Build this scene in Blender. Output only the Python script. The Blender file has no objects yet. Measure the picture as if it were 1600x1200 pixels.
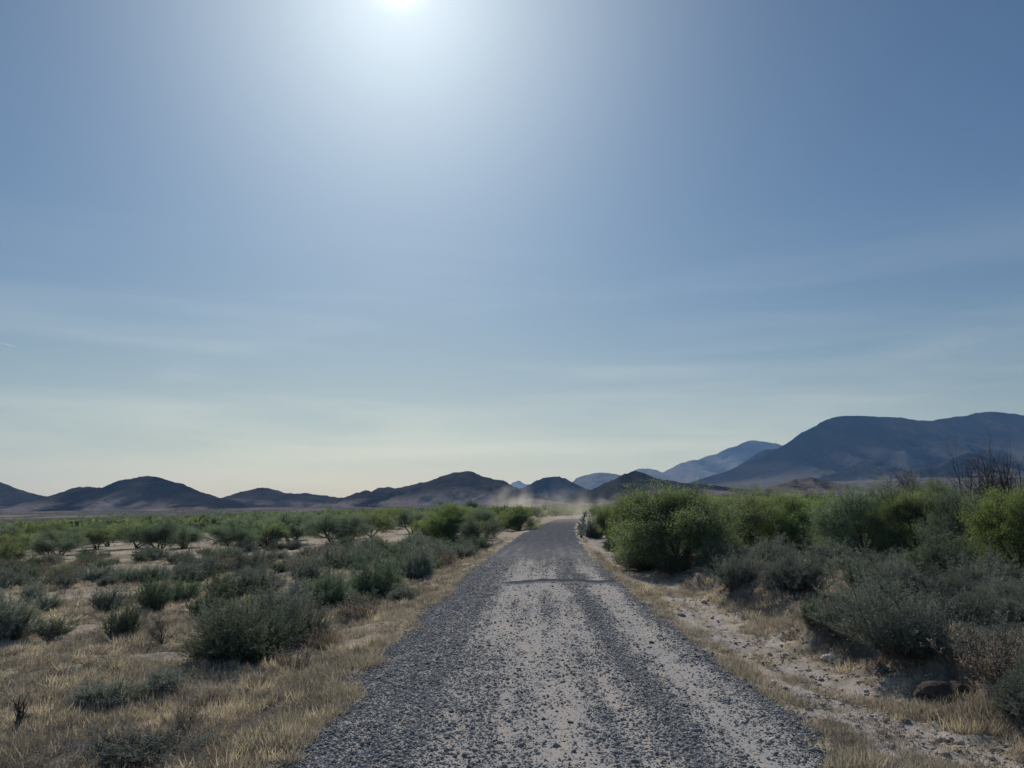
import bpy, math, random
import numpy as np
from math import radians as R
from mathutils import Vector

S = bpy.context.scene
C = S.collection
random.seed(7)
rng = np.random.default_rng(7)

# ------------------------------------------------------------------ camera, sky, sun, exposure
PITCH = 9.2
FPX = 1202.0
CAMZ = 2.2
SUN_EL, SUN_AZ = 36.9, -9.3
cam = bpy.data.cameras.new('camera')
cam_o = bpy.data.objects.new('camera', cam)
C.objects.link(cam_o)
S.camera = cam_o
cam.sensor_width = 36
cam.lens = 36 * FPX / 1600
cam.clip_start = 0.1
cam.clip_end = 60000
cam_o.location = (0, 0, CAMZ)
cam_o.rotation_euler = (R(90 + PITCH), 0, 0)

SUN = Vector((math.sin(R(SUN_AZ)) * math.cos(R(SUN_EL)), math.cos(R(SUN_AZ)) * math.cos(R(SUN_EL)), math.sin(R(SUN_EL))))
world = bpy.data.worlds.new('World')
S.world = world
world.use_nodes = True
wn = world.node_tree
bg = wn.nodes['Background']
sky = wn.nodes.new('ShaderNodeTexSky')
sky.sky_type = 'NISHITA'
sky.sun_disc = False
sky.sun_elevation = R(SUN_EL)
sky.sun_rotation = R(SUN_AZ)
sky.altitude = 600
sky.air_density = 1.0
sky.dust_density = 1.0
sky.ozone_density = 1.0


def wmath(op, a, b=None, clamp=False):
    n = wn.nodes.new('ShaderNodeMath')
    n.operation = op
    n.use_clamp = clamp
    for i, v in enumerate((a, b)):
        if v is None:
            continue
        if isinstance(v, (int, float)):
            n.inputs[i].default_value = v
        else:
            wn.links.new(v, n.inputs[i])
    return n.outputs[0]


def wvec(op, a, b):
    n = wn.nodes.new('ShaderNodeVectorMath')
    n.operation = op
    for i, v in enumerate((a, b)):
        if isinstance(v, (tuple, list)):
            n.inputs[i].default_value = v
        else:
            wn.links.new(v, n.inputs[i])
    return n


tc = wn.nodes.new('ShaderNodeTexCoord')
tint = wvec('MULTIPLY', sky.outputs[0], (0.80, 1.035, 1.21)).outputs[0]
# aureole of dusty air round the sun
dt = wmath('MAXIMUM', wvec('DOT_PRODUCT', tc.outputs['Generated'], tuple(SUN)).outputs['Value'], 0.0)
aur = wmath('ADD', wmath('MULTIPLY', wmath('POWER', dt, 30.0), 4.4),
            wmath('MULTIPLY', wmath('POWER', dt, 230.0), 4.0))
aur = wmath('ADD', aur, wmath('MULTIPLY', wmath('POWER', dt, 3600.0), 24.0))
glow = wn.nodes.new('ShaderNodeVectorMath')
glow.operation = 'SCALE'
glow.inputs[0].default_value = (1.0, 1.04, 1.05)
wn.links.new(aur, glow.inputs['Scale'])
# faint streaks of cirrus, low over the hills
mp = wn.nodes.new('ShaderNodeMapping')
mp.inputs['Scale'].default_value = (1.3, 1.3, 13.0)
mp.inputs['Rotation'].default_value = (0.0, 0.035, 0)
wn.links.new(tc.outputs['Generated'], mp.inputs['Vector'])
nz = wn.nodes.new('ShaderNodeTexNoise')
nz.inputs['Scale'].default_value = 1.7
nz.inputs['Detail'].default_value = 5
nz.inputs['Roughness'].default_value = 0.5
nz.inputs['Distortion'].default_value = 0.4
wn.links.new(mp.outputs[0], nz.inputs['Vector'])
sep = wn.nodes.new('ShaderNodeSeparateXYZ')
wn.links.new(tc.outputs['Generated'], sep.inputs[0])
band = wmath('MULTIPLY', wmath('MULTIPLY', wmath('SUBTRACT', 0.36, sep.outputs['Z']), 4.0, True),
             wmath('MULTIPLY', wmath('ADD', sep.outputs['Z'], 0.02), 12.0, True))
cir = wmath('MULTIPLY', wmath('MULTIPLY', wmath('SUBTRACT', nz.outputs['Fac'], 0.44), 2.6, True), band)
cirv = wn.nodes.new('ShaderNodeVectorMath')
cirv.operation = 'SCALE'
cirv.inputs[0].default_value = (3.6, 3.5, 2.9)
wn.links.new(cir, cirv.inputs['Scale'])
tot = wvec('ADD', wvec('ADD', tint, glow.outputs[0]).outputs[0], cirv.outputs[0]).outputs[0]


def wterm(fac, col):
    global tot
    n = wn.nodes.new('ShaderNodeVectorMath')
    n.operation = 'SCALE'
    n.inputs[0].default_value = col
    wn.links.new(fac, n.inputs['Scale'])
    tot = wvec('ADD', tot, n.outputs[0]).outputs[0]


# dusty band along the horizon, and an added blue fill light opposite the sun
zc = wmath('SUBTRACT', 1.0, wmath('MAXIMUM', sep.outputs['Z'], 0.0))
wterm(wmath('POWER', zc, 9.0), (2.7, 2.5, 2.9))
back = wmath('MAXIMUM', wvec('DOT_PRODUCT', tc.outputs['Generated'], (0.16, -0.97, 0.25)).outputs['Value'], 0.0)
wterm(back, (4.2, 7.6, 12.5))
mc = wn.nodes.new('ShaderNodeMix')
mc.data_type = 'RGBA'
mc.inputs[6].default_value = (.92, .94, .945, 1)
mc.inputs[7].default_value = (.79, .73, .70, 1)
wn.links.new(wmath('POWER', zc, 14.0), mc.inputs[0])
tot = wvec('MULTIPLY', tot, mc.outputs[2]).outputs[0]
# creamier veil of dust between about five and fifteen degrees up
zp = wmath('MAXIMUM', sep.outputs['Z'], 0.0)
fb = wmath('POWER', wmath('MULTIPLY', wmath('MULTIPLY', zp, 20.5), wmath('POWER', zc, 7.2)), 2.0)
mb = wn.nodes.new('ShaderNodeMix')
mb.data_type = 'RGBA'
mb.inputs[6].default_value = (1, 1, 1, 1)
mb.inputs[7].default_value = (1.17, 1.01, .85, 1)
wn.links.new(fb, mb.inputs[0])
tot = wvec('MULTIPLY', tot, mb.outputs[2]).outputs[0]
wn.links.new(tot, bg.inputs['Color'])
bg.inputs['Strength'].default_value = 0.05

sl = bpy.data.lights.new('sun', 'SUN')
sl.energy = 4.9
sl.angle = R(0.5)
sl.color = (1.0, 0.96, 0.91)
sun_o = bpy.data.objects.new('sun', sl)
C.objects.link(sun_o)
sun_o.rotation_euler = SUN.to_track_quat('Z', 'Y').to_euler()

S.view_settings.view_transform = 'Standard'
S.view_settings.look = 'None'
S.view_settings.exposure = 0.0
S.view_settings.gamma = 1.0
S.render.engine = 'CYCLES'
S.cycles.max_bounces = 6
S.cycles.diffuse_bounces = 3
S.cycles.transparent_max_bounces = 8
S.cycles.volume_bounces = 0
S.cycles.volume_step_rate = 1.0
S.cycles.volume_max_steps = 128

# ------------------------------------------------------------------ small maths kit
_tab = np.random.default_rng(11).random((256, 256))


def vn(x, y, seed=0):
    x = np.asarray(x, float)
    y = np.asarray(y, float)
    ix = np.floor(x).astype(np.int64)
    iy = np.floor(y).astype(np.int64)
    fx = x - ix
    fy = y - iy
    fx = fx * fx * fx * (fx * (fx * 6 - 15) + 10)
    fy = fy * fy * fy * (fy * (fy * 6 - 15) + 10)
    a = _tab[(ix + seed * 37) & 255, (iy + seed * 91) & 255]
    b = _tab[(ix + 1 + seed * 37) & 255, (iy + seed * 91) & 255]
    c = _tab[(ix + seed * 37) & 255, (iy + 1 + seed * 91) & 255]
    d = _tab[(ix + 1 + seed * 37) & 255, (iy + 1 + seed * 91) & 255]
    return (a * (1 - fx) + b * fx) * (1 - fy) + (c * (1 - fx) + d * fx) * fy


def fbm(x, y, o=4, seed=0, gain=0.5):
    r = 0
    amp = 1
    tot = 0
    for i in range(o):
        r = r + amp * vn(x * 2.03 ** i + 5.3 * i, y * 2.03 ** i - 3.1 * i, seed + i)
        tot += amp
        amp *= gain
    return r / tot


def ss(a, b, x):
    t = np.clip((np.asarray(x, float) - a) / (b - a), 0, 1)
    return t * t * (3 - 2 * t)


_ry = np.linspace(-60, 700, 1521)
_rx = np.interp(_ry, [-60, 6.5, 14, 20, 28, 38, 48, 70, 106, 150, 200, 260, 330, 420, 700],
                [0.54, 0.54, 0.55, 0.72, 0.97, 1.38, 1.9, 3.3, 6.2, 10.6, 17, 27, 41, 62, 150])
_k = np.hanning(25)
_k /= _k.sum()
_rx = np.convolve(np.pad(_rx, 12, mode='edge'), _k, 'valid')


def road_x(y):
    return np.interp(y, _ry, _rx)


HALF = 2.42
_U = np.array([-.9, -.66, -.35, -.1, 0, .12, .25, .45, .66, .9])
_LR = np.log(np.array([50, 100, 300, 1000, 2200, 5000, 16000.]))
_A = np.array([
    [-.030, -.023, -.012, -.0035, 0, .001, .002, .004, .006, .008],
    [-.030, -.023, -.012, -.0035, 0, .001, .002, .004, .006, .008],
    [-.027, -.021, -.012, -.003, -.001, .001, .004, .006, .008, .010],
    [-.018, -.013, -.006, .000, .003, .005, .012, .015, .018, .020],
    [-.004, -.003, .002, .006, .008, .012, .022, .026, .030, .032],
    [.000, .000, .003, .006, .008, .013, .031, .038, .044, .046],
    [.000, .000, .002, .004, .006, .008, .012, .015, .018, .020]])


def ang(u, r):
    lr = np.clip(np.log(np.maximum(r, 1)), _LR[0], _LR[-1])
    j = np.clip(np.searchsorted(_LR, lr, side='right') - 1, 0, len(_LR) - 2)
    t = (lr - _LR[j]) / (_LR[j + 1] - _LR[j])
    t = t * t * (3 - 2 * t)
    rows = np.stack([np.interp(u, _U, _A[k]) for k in range(len(_LR))])
    idx = np.arange(u.size)
    return rows[j, idx] * (1 - t) + rows[j + 1, idx] * t


def H(x, y):
    """height of the ground (without the road sheet)"""
    shp = np.shape(x)
    x = np.ravel(np.asarray(x, float))
    y = np.ravel(np.asarray(y, float))
    r = np.hypot(x, y)
    u = np.clip(x / np.maximum(y, 1.0), -.9, .9)
    s = x - road_x(y)
    s = s + (s > 3.6) * (fbm(x * .3, y * .55, 3, 13) - .5) * 1.5 * ss(3.6, 4.6, s)
    a = np.abs(s)
    z = r * ang(u, r) * ss(-40, 8, y) * ss(2.5, 12, a)
    # verge, ditch and bank across the road
    nearr = 1 - ss(70, 130, y)
    dn = (fbm(y * .35, 0 * y, 2, 5) - .5)
    prof = np.interp(s, [-9, -6, -4.2, -3.0, -2.4, 0, 2.4, 3.1, 3.9, 4.5, 5.0, 5.3, 6.0, 8, 12],
                     [-.22, -.26, -.30, -.12, -.02, .05, -.03, -.16, -.30, -.28, -.20, .02, .10, .04, 0.0])
    prof = np.where((s > 3), prof + dn * .15 * ss(3, 4, s) * (1 - ss(6.5, 8, s)), prof)
    z += prof * (nearr * .85 + .15) * ss(-60, -10, y)
    off = ss(2.2, 3.2, a)
    near = 1 - ss(60, 160, r)
    z += off * (fbm(x * .28, y * .28, 3, 1) - .5) * .34 * ss(3, 6, a)
    z += off * near * (fbm(x * 1.1, y * 1.5, 3, 2) - .5) * .14
    z += off * near * (fbm(x * 4.5, y * 4.5, 3, 3) - .5) * .06
    # broken clods on the bank and cut ruts at lower left
    bank = np.exp(-((s - 5.5) / .8) ** 2)
    z += near * bank * ((np.abs(fbm(x * 2.2, y * 2.2, 3, 4) - .5)) * 1.0 - .08) + near * bank * (fbm(x * 6.5, y * 6.5, 2, 17) - .5) * .16
    rut = ss(-3.2, -4.5, s) * 0 + ss(3.2, 4.6, -s) * (1 - ss(17, 26, y))
    z += rut * (fbm(x * .45, y * 1.9, 3, 6) - .5) * .26
    z += ss(250, 900, r) * (fbm(x * .006, y * .006, 4, 8) - .5) * np.minimum(r * .004, 9)
    # wheel tracks and crown inside the road
    inn = 1 - off
    z += inn * (-.028 * np.exp(-((s + .55) / .38) ** 2) - .028 * np.exp(-((s - 1.75) / .33) ** 2) + .02 * np.exp(-((s - 1.05) / .25) ** 2))
    z += inn * (fbm(x * 2.2, y * .8, 3, 9) - .5) * .035
    return z.reshape(shp)


def h1(x, y):
    return float(H(np.array([x]), np.array([y]))[0])


_cp, _sp = math.cos(R(PITCH)), math.sin(R(PITCH))


def ground_at(px, py):
    """point of the ground that the photograph shows at a pixel, and metres per pixel there"""
    d = np.array([px - 800.0, -(600 - py) * _sp + FPX * _cp, (600 - py) * _cp + FPX * _sp])
    d = d / FPX
    t = np.geomspace(3, 3000, 4000)
    X, Y, Z = d[0] * t, d[1] * t, CAMZ + d[2] * t
    hit = np.nonzero(Z <= H(X, Y))[0]
    k = hit[0] if len(hit) else len(t) - 1
    return X[k], Y[k], t[k] / FPX


# ------------------------------------------------------------------ mesh and material helpers
def tri_mesh(name, V, F, attrs=None, smooth=False):
    me = bpy.data.meshes.new(name)
    V = np.asarray(V, np.float32)
    F = np.asarray(F, np.int32)
    k = F.shape[1]
    me.vertices.add(len(V))
    me.vertices.foreach_set('co', V.ravel())
    me.loops.add(F.size)
    me.loops.foreach_set('vertex_index', F.ravel())
    me.polygons.add(len(F))
    me.polygons.foreach_set('loop_start', np.arange(0, F.size, k, dtype=np.int32))
    for n, v in (attrs or {}).items():
        a = me.attributes.new(n, 'FLOAT', 'POINT')
        a.data.foreach_set('value', np.asarray(v, np.float32))
    me.update(calc_edges=True)
    me.validate()
    if smooth:
        me.shade_smooth()
    return me


def link(name, me, mat=None, parent=None, loc=None):
    o = bpy.data.objects.new(name, me)
    C.objects.link(o)
    if mat and not me.materials:
        me.materials.append(mat)
    if parent:
        o.parent = parent
    if loc is not None:
        o.location = loc
    return o


def tag(o, label=None, cat=None, group=None, kind=None):
    for k, v in (('label', label), ('category', cat), ('group', group), ('kind', kind)):
        if v:
            o[k] = v
    return o


class Mat:
    def __init__(self, name, rough=.9, spec=.2):
        self.m = bpy.data.materials.new(name)
        self.m.use_nodes = True
        self.t = self.m.node_tree
        self.b = self.t.nodes['Principled BSDF']
        self.b.inputs['Roughness'].default_value = rough
        self.b.inputs['Specular IOR Level'].default_value = spec
        self.out = self.t.nodes['Material Output']

    def n(self, typ, **kw):
        nd = self.t.nodes.new(typ)
        for k, v in kw.items():
            if hasattr(nd, k) and k not in ('Scale',):
                setattr(nd, k, v)
            else:
                nd.inputs[k.replace('_', ' ')].default_value = v
        return nd

    def l(self, a, b):
        self.t.links.new(a, b)

    def put(self, sock, v):
        if isinstance(v, (int, float)):
            sock.default_value = v
        elif isinstance(v, (tuple, list)):
            sock.default_value = (*v, 1) if len(v) == 3 and sock.type == 'RGBA' else v
        else:
            self.l(v, sock)

    def coord(self):
        if not hasattr(self, '_c'):
            self._c = self.n('ShaderNodeTexCoord').outputs['Object']
        return self._c

    def noise(self, scale, detail=4, rough=.55, vec=None, stretch=None, dist=0):
        v = vec or self.coord()
        if stretch:
            m = self.n('ShaderNodeMapping')
            m.inputs['Scale'].default_value = stretch
            self.l(v, m.inputs['Vector'])
            v = m.outputs[0]
        nd = self.n('ShaderNodeTexNoise')
        nd.inputs['Scale'].default_value = scale
        nd.inputs['Detail'].default_value = detail
        nd.inputs['Roughness'].default_value = rough
        nd.inputs['Distortion'].default_value = dist
        self.l(v, nd.inputs['Vector'])
        return nd.outputs['Fac']

    def math(self, op, a, b=0.0, clamp=False):
        nd = self.n('ShaderNodeMath')
        nd.operation = op
        nd.use_clamp = clamp
        self.put(nd.inputs[0], a)
        self.put(nd.inputs[1], b)
        return nd.outputs[0]

    def ramp(self, f, a, b):
        """0 below a, 1 above b"""
        nd = self.n('ShaderNodeMapRange')
        nd.interpolation_type = 'SMOOTHSTEP'
        nd.inputs['From Min'].default_value = a
        nd.inputs['From Max'].default_value = b
        self.l(f, nd.inputs['Value'])
        return nd.outputs[0]

    def mix(self, f, a, b, blend='MIX'):
        nd = self.n('ShaderNodeMix')
        nd.data_type = 'RGBA'
        nd.blend_type = blend
        self.put(nd.inputs[0], f)
        self.put(nd.inputs[6], a)
        self.put(nd.inputs[7], b)
        return nd.outputs[2]

    def attr(self, name):
        nd = self.n('ShaderNodeAttribute')
        nd.attribute_name = name
        return nd.outputs['Fac']

    def color(self, c):
        self.put(self.b.inputs['Base Color'], c)

    def bump(self, h, strength=.5, dist=.05):
        nd = self.n('ShaderNodeBump')
        nd.inputs['Strength'].default_value = strength
        nd.inputs['Distance'].default_value = dist
        self.l(h, nd.inputs['Height'])
        self.l(nd.outputs[0], self.b.inputs['Normal'])


def leaf_mat(name, c1, c2, trans=.35, tcol=None, hue=.04):
    """c1..c2 mixed by leaf attribute v; light passes through the leaves"""
    M = Mat(name, .75, .15)
    v = M.attr('v')
    info = M.n('ShaderNodeObjectInfo')
    c = M.mix(v, c1, c2)
    hs = M.n('ShaderNodeHueSaturation')
    M.l(M.math('ADD', M.math('MULTIPLY', info.outputs['Random'], hue), .5 - hue / 2), hs.inputs['Hue'])
    M.l(M.math('ADD', M.math('MULTIPLY', M.math('FRACT', M.math('MULTIPLY', info.outputs['Random'], 7.3)), .6), .72), hs.inputs['Value'])
    M.l(M.math('ADD', M.math('MULTIPLY', M.math('FRACT', M.math('MULTIPLY', info.outputs['Random'], 3.7)), .4), .8), hs.inputs['Saturation'])
    M.l(c, hs.inputs['Color'])
    M.color(hs.outputs[0])
    tr = M.n('ShaderNodeBsdfTranslucent')
    tm = M.mix(1.0, hs.outputs[0], tcol or (1.5, 1.6, .8), 'MULTIPLY')
    M.l(tm, tr.inputs['Color'])
    mx = M.n('ShaderNodeMixShader')
    mx.inputs[0].default_value = trans
    M.l(M.b.outputs[0], mx.inputs[1])
    M.l(tr.outputs[0], mx.inputs[2])
    M.l(mx.outputs[0], M.out.inputs['Surface'])
    return M.m


def wood_mat(name, c1, c2):
    M = Mat(name, .9, .1)
    M.color(M.mix(M.noise(14, 4, .6, stretch=(3, 3, .6)), c1, c2))
    return M.m


# ------------------------------------------------------------------ ground
def ground_material():
    M = Mat('desert_soil', .95, 0)
    s = M.attr('s')
    far = M.attr('far')
    n1 = M.noise(.35, 5, .6)
    n2 = M.noise(2.4, 5, .65)
    n3 = M.noise(19, 4, .7)
    n4 = M.noise(75, 3, .7)
    straw = M.mix(n3, (.24, .20, .145), (.44, .375, .27))
    dirt = M.mix(n2, (.15, .122, .10), (.36, .305, .26))
    c = M.mix(M.ramp(M.math('ADD', M.math('MULTIPLY', n1, .5), M.math('MULTIPLY', n2, .5)), .44, .56), straw, dirt)
    # pale silt in the ditch
    band = M.math('MULTIPLY', M.ramp(s, 2.8, 3.2), M.math('SUBTRACT', 1.0, M.ramp(s, 4.1, 4.7)))
    silt = M.mix(n2, (.27, .235, .21), (.40, .35, .315))
    c = M.mix(M.math('MULTIPLY', band, M.ramp(n2, .38, .52)), c, silt)
    # dark earth of the broken bank
    bank = M.math('MULTIPLY', M.ramp(s, 4.6, 5.1), M.math('SUBTRACT', 1.0, M.ramp(s, 6.4, 8.5)))
    c = M.mix(M.math('MULTIPLY', bank, .75), c, M.mix(n3, (.085, .066, .055), (.215, .175, .15)))
    # open clearings in the scrub are bare and pale
    c = M.mix(M.math('MULTIPLY', M.attr('clear'), .8), c, M.mix(n1, (.30, .25, .20), (.38, .33, .27)))
    # speckle of litter, small stones, grey mats of dead weeds
    c = M.mix(M.math('MULTIPLY', M.ramp(n4, .54, .64), .65), c, (.075, .065, .058))
    c = M.mix(M.math('MULTIPLY', M.ramp(M.noise(6.5, 6, .75, stretch=(1, 1.6, 1)), .54, .66), .6), c, (.11, .095, .08))
    c = M.mix(M.math('MULTIPLY', M.ramp(n4, .22, .36), .0), c, (.4, .36, .3))
    # far plain: grey brown creosote flats
    nf = M.noise(.035, 6, .72)
    nf2 = M.noise(.006, 4, .6)
    nf3 = M.noise(.0035, 4, .6, stretch=(.5, 3.0, 1))
    fc = M.mix(M.ramp(nf, .42, .58), (.045, .043, .036), (.125, .102, .094))
    fc = M.mix(M.math('MULTIPLY', M.ramp(nf2, .45, .62), .5), fc, (.06, .065, .045))
    fc = M.mix(M.math('MULTIPLY', M.ramp(nf3, .56, .64), .55), fc, (.27, .22, .19))
    c = M.mix(far, c, fc)
    M.color(c)
    h = M.math('ADD', M.math('MULTIPLY', n3, .5), M.math('MULTIPLY', n4, .25))
    h = M.math('ADD', h, M.math('MULTIPLY', n2, 1.0))
    M.bump(h, .7, .06)
    return M.m


CLEAR = [(x, y, rx, ry) for (x, y, rx, ry) in (
    (-14.5, 52, 9, 3.0), (-25, 42, 8, 1.2), (-7.0, 75, 6, 4), (-36, 64, 7, 3), (-15, 27.5, 3.5, 1.6), (22, 190, 16, 28), (9.5, 95, 3, 9),
    (-18, 37, 5, 1.0), (14.5, 34, 2.6, 1.4), (-55, 95, 20, 5), (-3, 125, 6, 8))]


def clear_mask(x, y):
    m = np.zeros(np.shape(x))
    for cx, cy, rx, ry in CLEAR:
        m = np.maximum(m, 1 - ss(.6, 1.15, np.hypot((x - cx) / rx, (y - cy) / ry) + .35 * (vn(x * .25, y * .4, 3) - .5)))
    return m


def polar_ground():
    th = np.concatenate([np.linspace(-180, -52, 33)[:-1], np.linspace(-52, 52, 1041), np.linspace(52, 180, 33)[1:]])
    th = np.radians(th[:-1])
    r = np.concatenate([[.4, 1.2, 2.2, 3.2, 4.0], np.geomspace(4.6, 60, 340), np.geomspace(60, 16000, 330)[1:]])
    TH, RR = np.meshgrid(th, r)
    X = RR * np.sin(TH)
    Y = RR * np.cos(TH)
    Z = H(X, Y)
    s = X - road_x(Y)
    onroad = (1 - ss(HALF - .35, HALF - .05, np.abs(s))) * (Y < 640) * (Y > -55)
    Z = Z - onroad * .012
    n = len(th)
    m = len(r)
    V = np.stack([X, Y, Z], -1).reshape(-1, 3)
    V = np.vstack([V, [[0, 0, float(H(np.array([0.]), np.array([0.]))[0]) - .012]]])
    i, j = np.meshgrid(np.arange(m - 1), np.arange(n), indexing='ij')
    j2 = (j + 1) % n
    a, b, c, d = i * n + j, i * n + j2, (i + 1) * n + j2, (i + 1) * n + j
    F = np.stack([a, b, c, d], -1).reshape(-1, 4)[:, ::-1]
    F = np.concatenate([F[:, [0, 1, 2]], F[:, [0, 2, 3]]])
    c0 = len(V) - 1
    F = np.concatenate([F, np.stack([np.full(n, c0), (np.arange(n) + 1) % n, np.arange(n)], -1)])
    at = lambda q: np.concatenate([q.ravel(), [q.ravel()[0]]])
    me = tri_mesh('ground', V, F, {'s': at(np.clip(s, -60, 60) + (fbm(X * .8, Y * .8, 3, 12) - .5) * 1.1 * (np.abs(s) > 2.6)),
                                   'far': at(ss(150, 420, RR)), 'clear': at(clear_mask(X, Y))}, smooth=True)
    return tag(link('ground', me, ground_material()), 'dry grassy desert soil stretching to the hills', kind='structure')


def road_material():
    M = Mat('gravel_road', .95, 0)
    s = M.attr('s')
    y = M.attr('along')
    den = M.attr('den')
    n1 = M.noise(1.3, 4, .6, stretch=(2.2, .35, 1))
    n2 = M.noise(7, 5, .65)
    n3 = M.noise(45, 4, .7)
    pale = M.mix(n2, (.215, .198, .186), (.335, .312, .292))
    pale = M.mix(M.ramp(n1, .45, .62), pale, (.31, .275, .245))
    # crushed stone pressed into the dirt
    vor = M.n('ShaderNodeTexVoronoi')
    vor.inputs['Scale'].default_value = 34
    M.l(M.coord(), vor.inputs['Vector'])
    sepc = M.n('ShaderNodeSeparateColor')
    M.l(vor.outputs['Color'], sepc.inputs[0])
    stone = M.math('LESS_THAN', sepc.outputs[0], M.math('ADD', M.math('MULTIPLY', den, .95), M.math('MULTIPLY', M.math('SUBTRACT', n2, .5), .8)))
    stone = M.math('MULTIPLY', stone, M.math('LESS_THAN', vor.outputs['Distance'], .62))
    sc = M.mix(sepc.outputs[1], (.060, .064, .078), (.21, .215, .24))
    c = M.mix(M.math('MULTIPLY', stone, .85), pale, sc)
    c = M.mix(M.math('MULTIPLY', M.ramp(n3, .56, .66), .45), c, (.10, .10, .11))
    # farther on the road is surfaced with the dark stone
    c = M.mix(M.math('MULTIPLY', M.ramp(y, 24, 58), .93), c, M.mix(M.ramp(n1, .35, .65), (.040, .042, .052), (.115, .112, .118)))
    c = M.mix(M.math('MULTIPLY', M.math('MULTIPLY', M.ramp(y, 16, 42), M.ramp(den, .10, .5)), .62), c, (.085, .087, .10))
    c = M.mix(M.ramp(M.math('ADD', y, M.math('MULTIPLY', n2, 60)), 130, 210), c, M.mix(n1, (.17, .15, .13), (.27, .24, .205)))
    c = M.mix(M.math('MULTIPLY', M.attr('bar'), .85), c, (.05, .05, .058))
    M.color(c)
    h = M.math('ADD', M.math('MULTIPLY', stone, M.math('SUBTRACT', .6, vor.outputs['Distance'])), M.math('MULTIPLY', n3, .5))
    M.bump(h, .8, .03)
    return M.m


def stone_density(s, y):
    """share of loose dark stone across and along the road"""
    w = (fbm(s * 1.2, y * .16, 3, 21) - .5) * .5
    ctr = lambda c, k: np.exp(-((s - c - w * .35) / k) ** 2)
    d = .30 + .62 * ss(-.9, -1.35, s) * 0 + .60 * ss(1.0, 1.5, -s) + .50 * ctr(1.08, .28) + .30 * ctr(2.35, .35)
    d -= .24 * ctr(-.55, .5) + .30 * ctr(1.75, .27) + .05 * ctr(.25, .3)
    d = d * (1 - ss(26, 40, y)) + (.50 + .22 * np.exp(-((s - .2) / 1.0) ** 2)) * ss(26, 40, y)
    d += (fbm(s * 1.5, y * .35, 3, 22) - .5) * .5
    # a bar of gravel pushed across the road
    bar = np.exp(-((y - 23.4 - .25 * s) / .22) ** 2) * ss(-1.6, -.6, s) * (1 - ss(2.2, 2.5, s))
    pale = np.exp(-((y - 21.8) / 1.3) ** 2) * ss(-1.2, 0, s)
    d = d + bar * .9 - pale * .28
    d += (vn(s * 5, y * 2.2, 23) - .5) * .3 + (vn(s * 6.5, y * .12, 24) - .5) * .42
    return np.clip(d * .70, .06, 1)


def road_edge(y, side):
    return HALF + (fbm(y * .55, 0 * y + side * 9, 3, 31) - .5) * (.42 + .5 * ss(30, 90, y)) + (fbm(y * 3.1, 0 * y + side * 5, 2, 32) - .5) * .22


def build_road():
    ys = np.concatenate([np.linspace(-50, 4, 50)[:-1], np.geomspace(4, 60, 620), np.geomspace(60, 620, 260)[1:]])
    t = np.linspace(-1, 1, 121)
    T, YY = np.meshgrid(t, ys)
    w = np.where(T < 0, road_edge(YY, -1), road_edge(YY, 1))
    s = T * w
    X = road_x(YY) + s
    Z = H(X, YY) + .006 * np.clip((1 - np.abs(T)) * 14, -1, 1) + .002
    Z = np.where(np.abs(T) > .985, H(X, YY) - .02, Z)
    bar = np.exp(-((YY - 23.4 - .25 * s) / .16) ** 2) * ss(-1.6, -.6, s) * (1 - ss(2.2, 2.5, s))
    Z = Z + bar * .09
    n = len(t)
    i, j = np.meshgrid(np.arange(len(ys) - 1), np.arange(n - 1), indexing='ij')
    a = i * n + j
    F = np.stack([a, a + 1, a + n + 1, a + n], -1).reshape(-1, 4)
    me = tri_mesh('gravel_road', np.stack([X, YY, Z], -1).reshape(-1, 3), F,
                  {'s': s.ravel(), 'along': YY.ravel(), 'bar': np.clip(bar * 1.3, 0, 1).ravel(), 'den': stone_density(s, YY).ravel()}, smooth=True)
    return tag(link('gravel_road', me, road_material()), 'gravel road of pale dirt and dark crushed stone', kind='structure')


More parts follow.
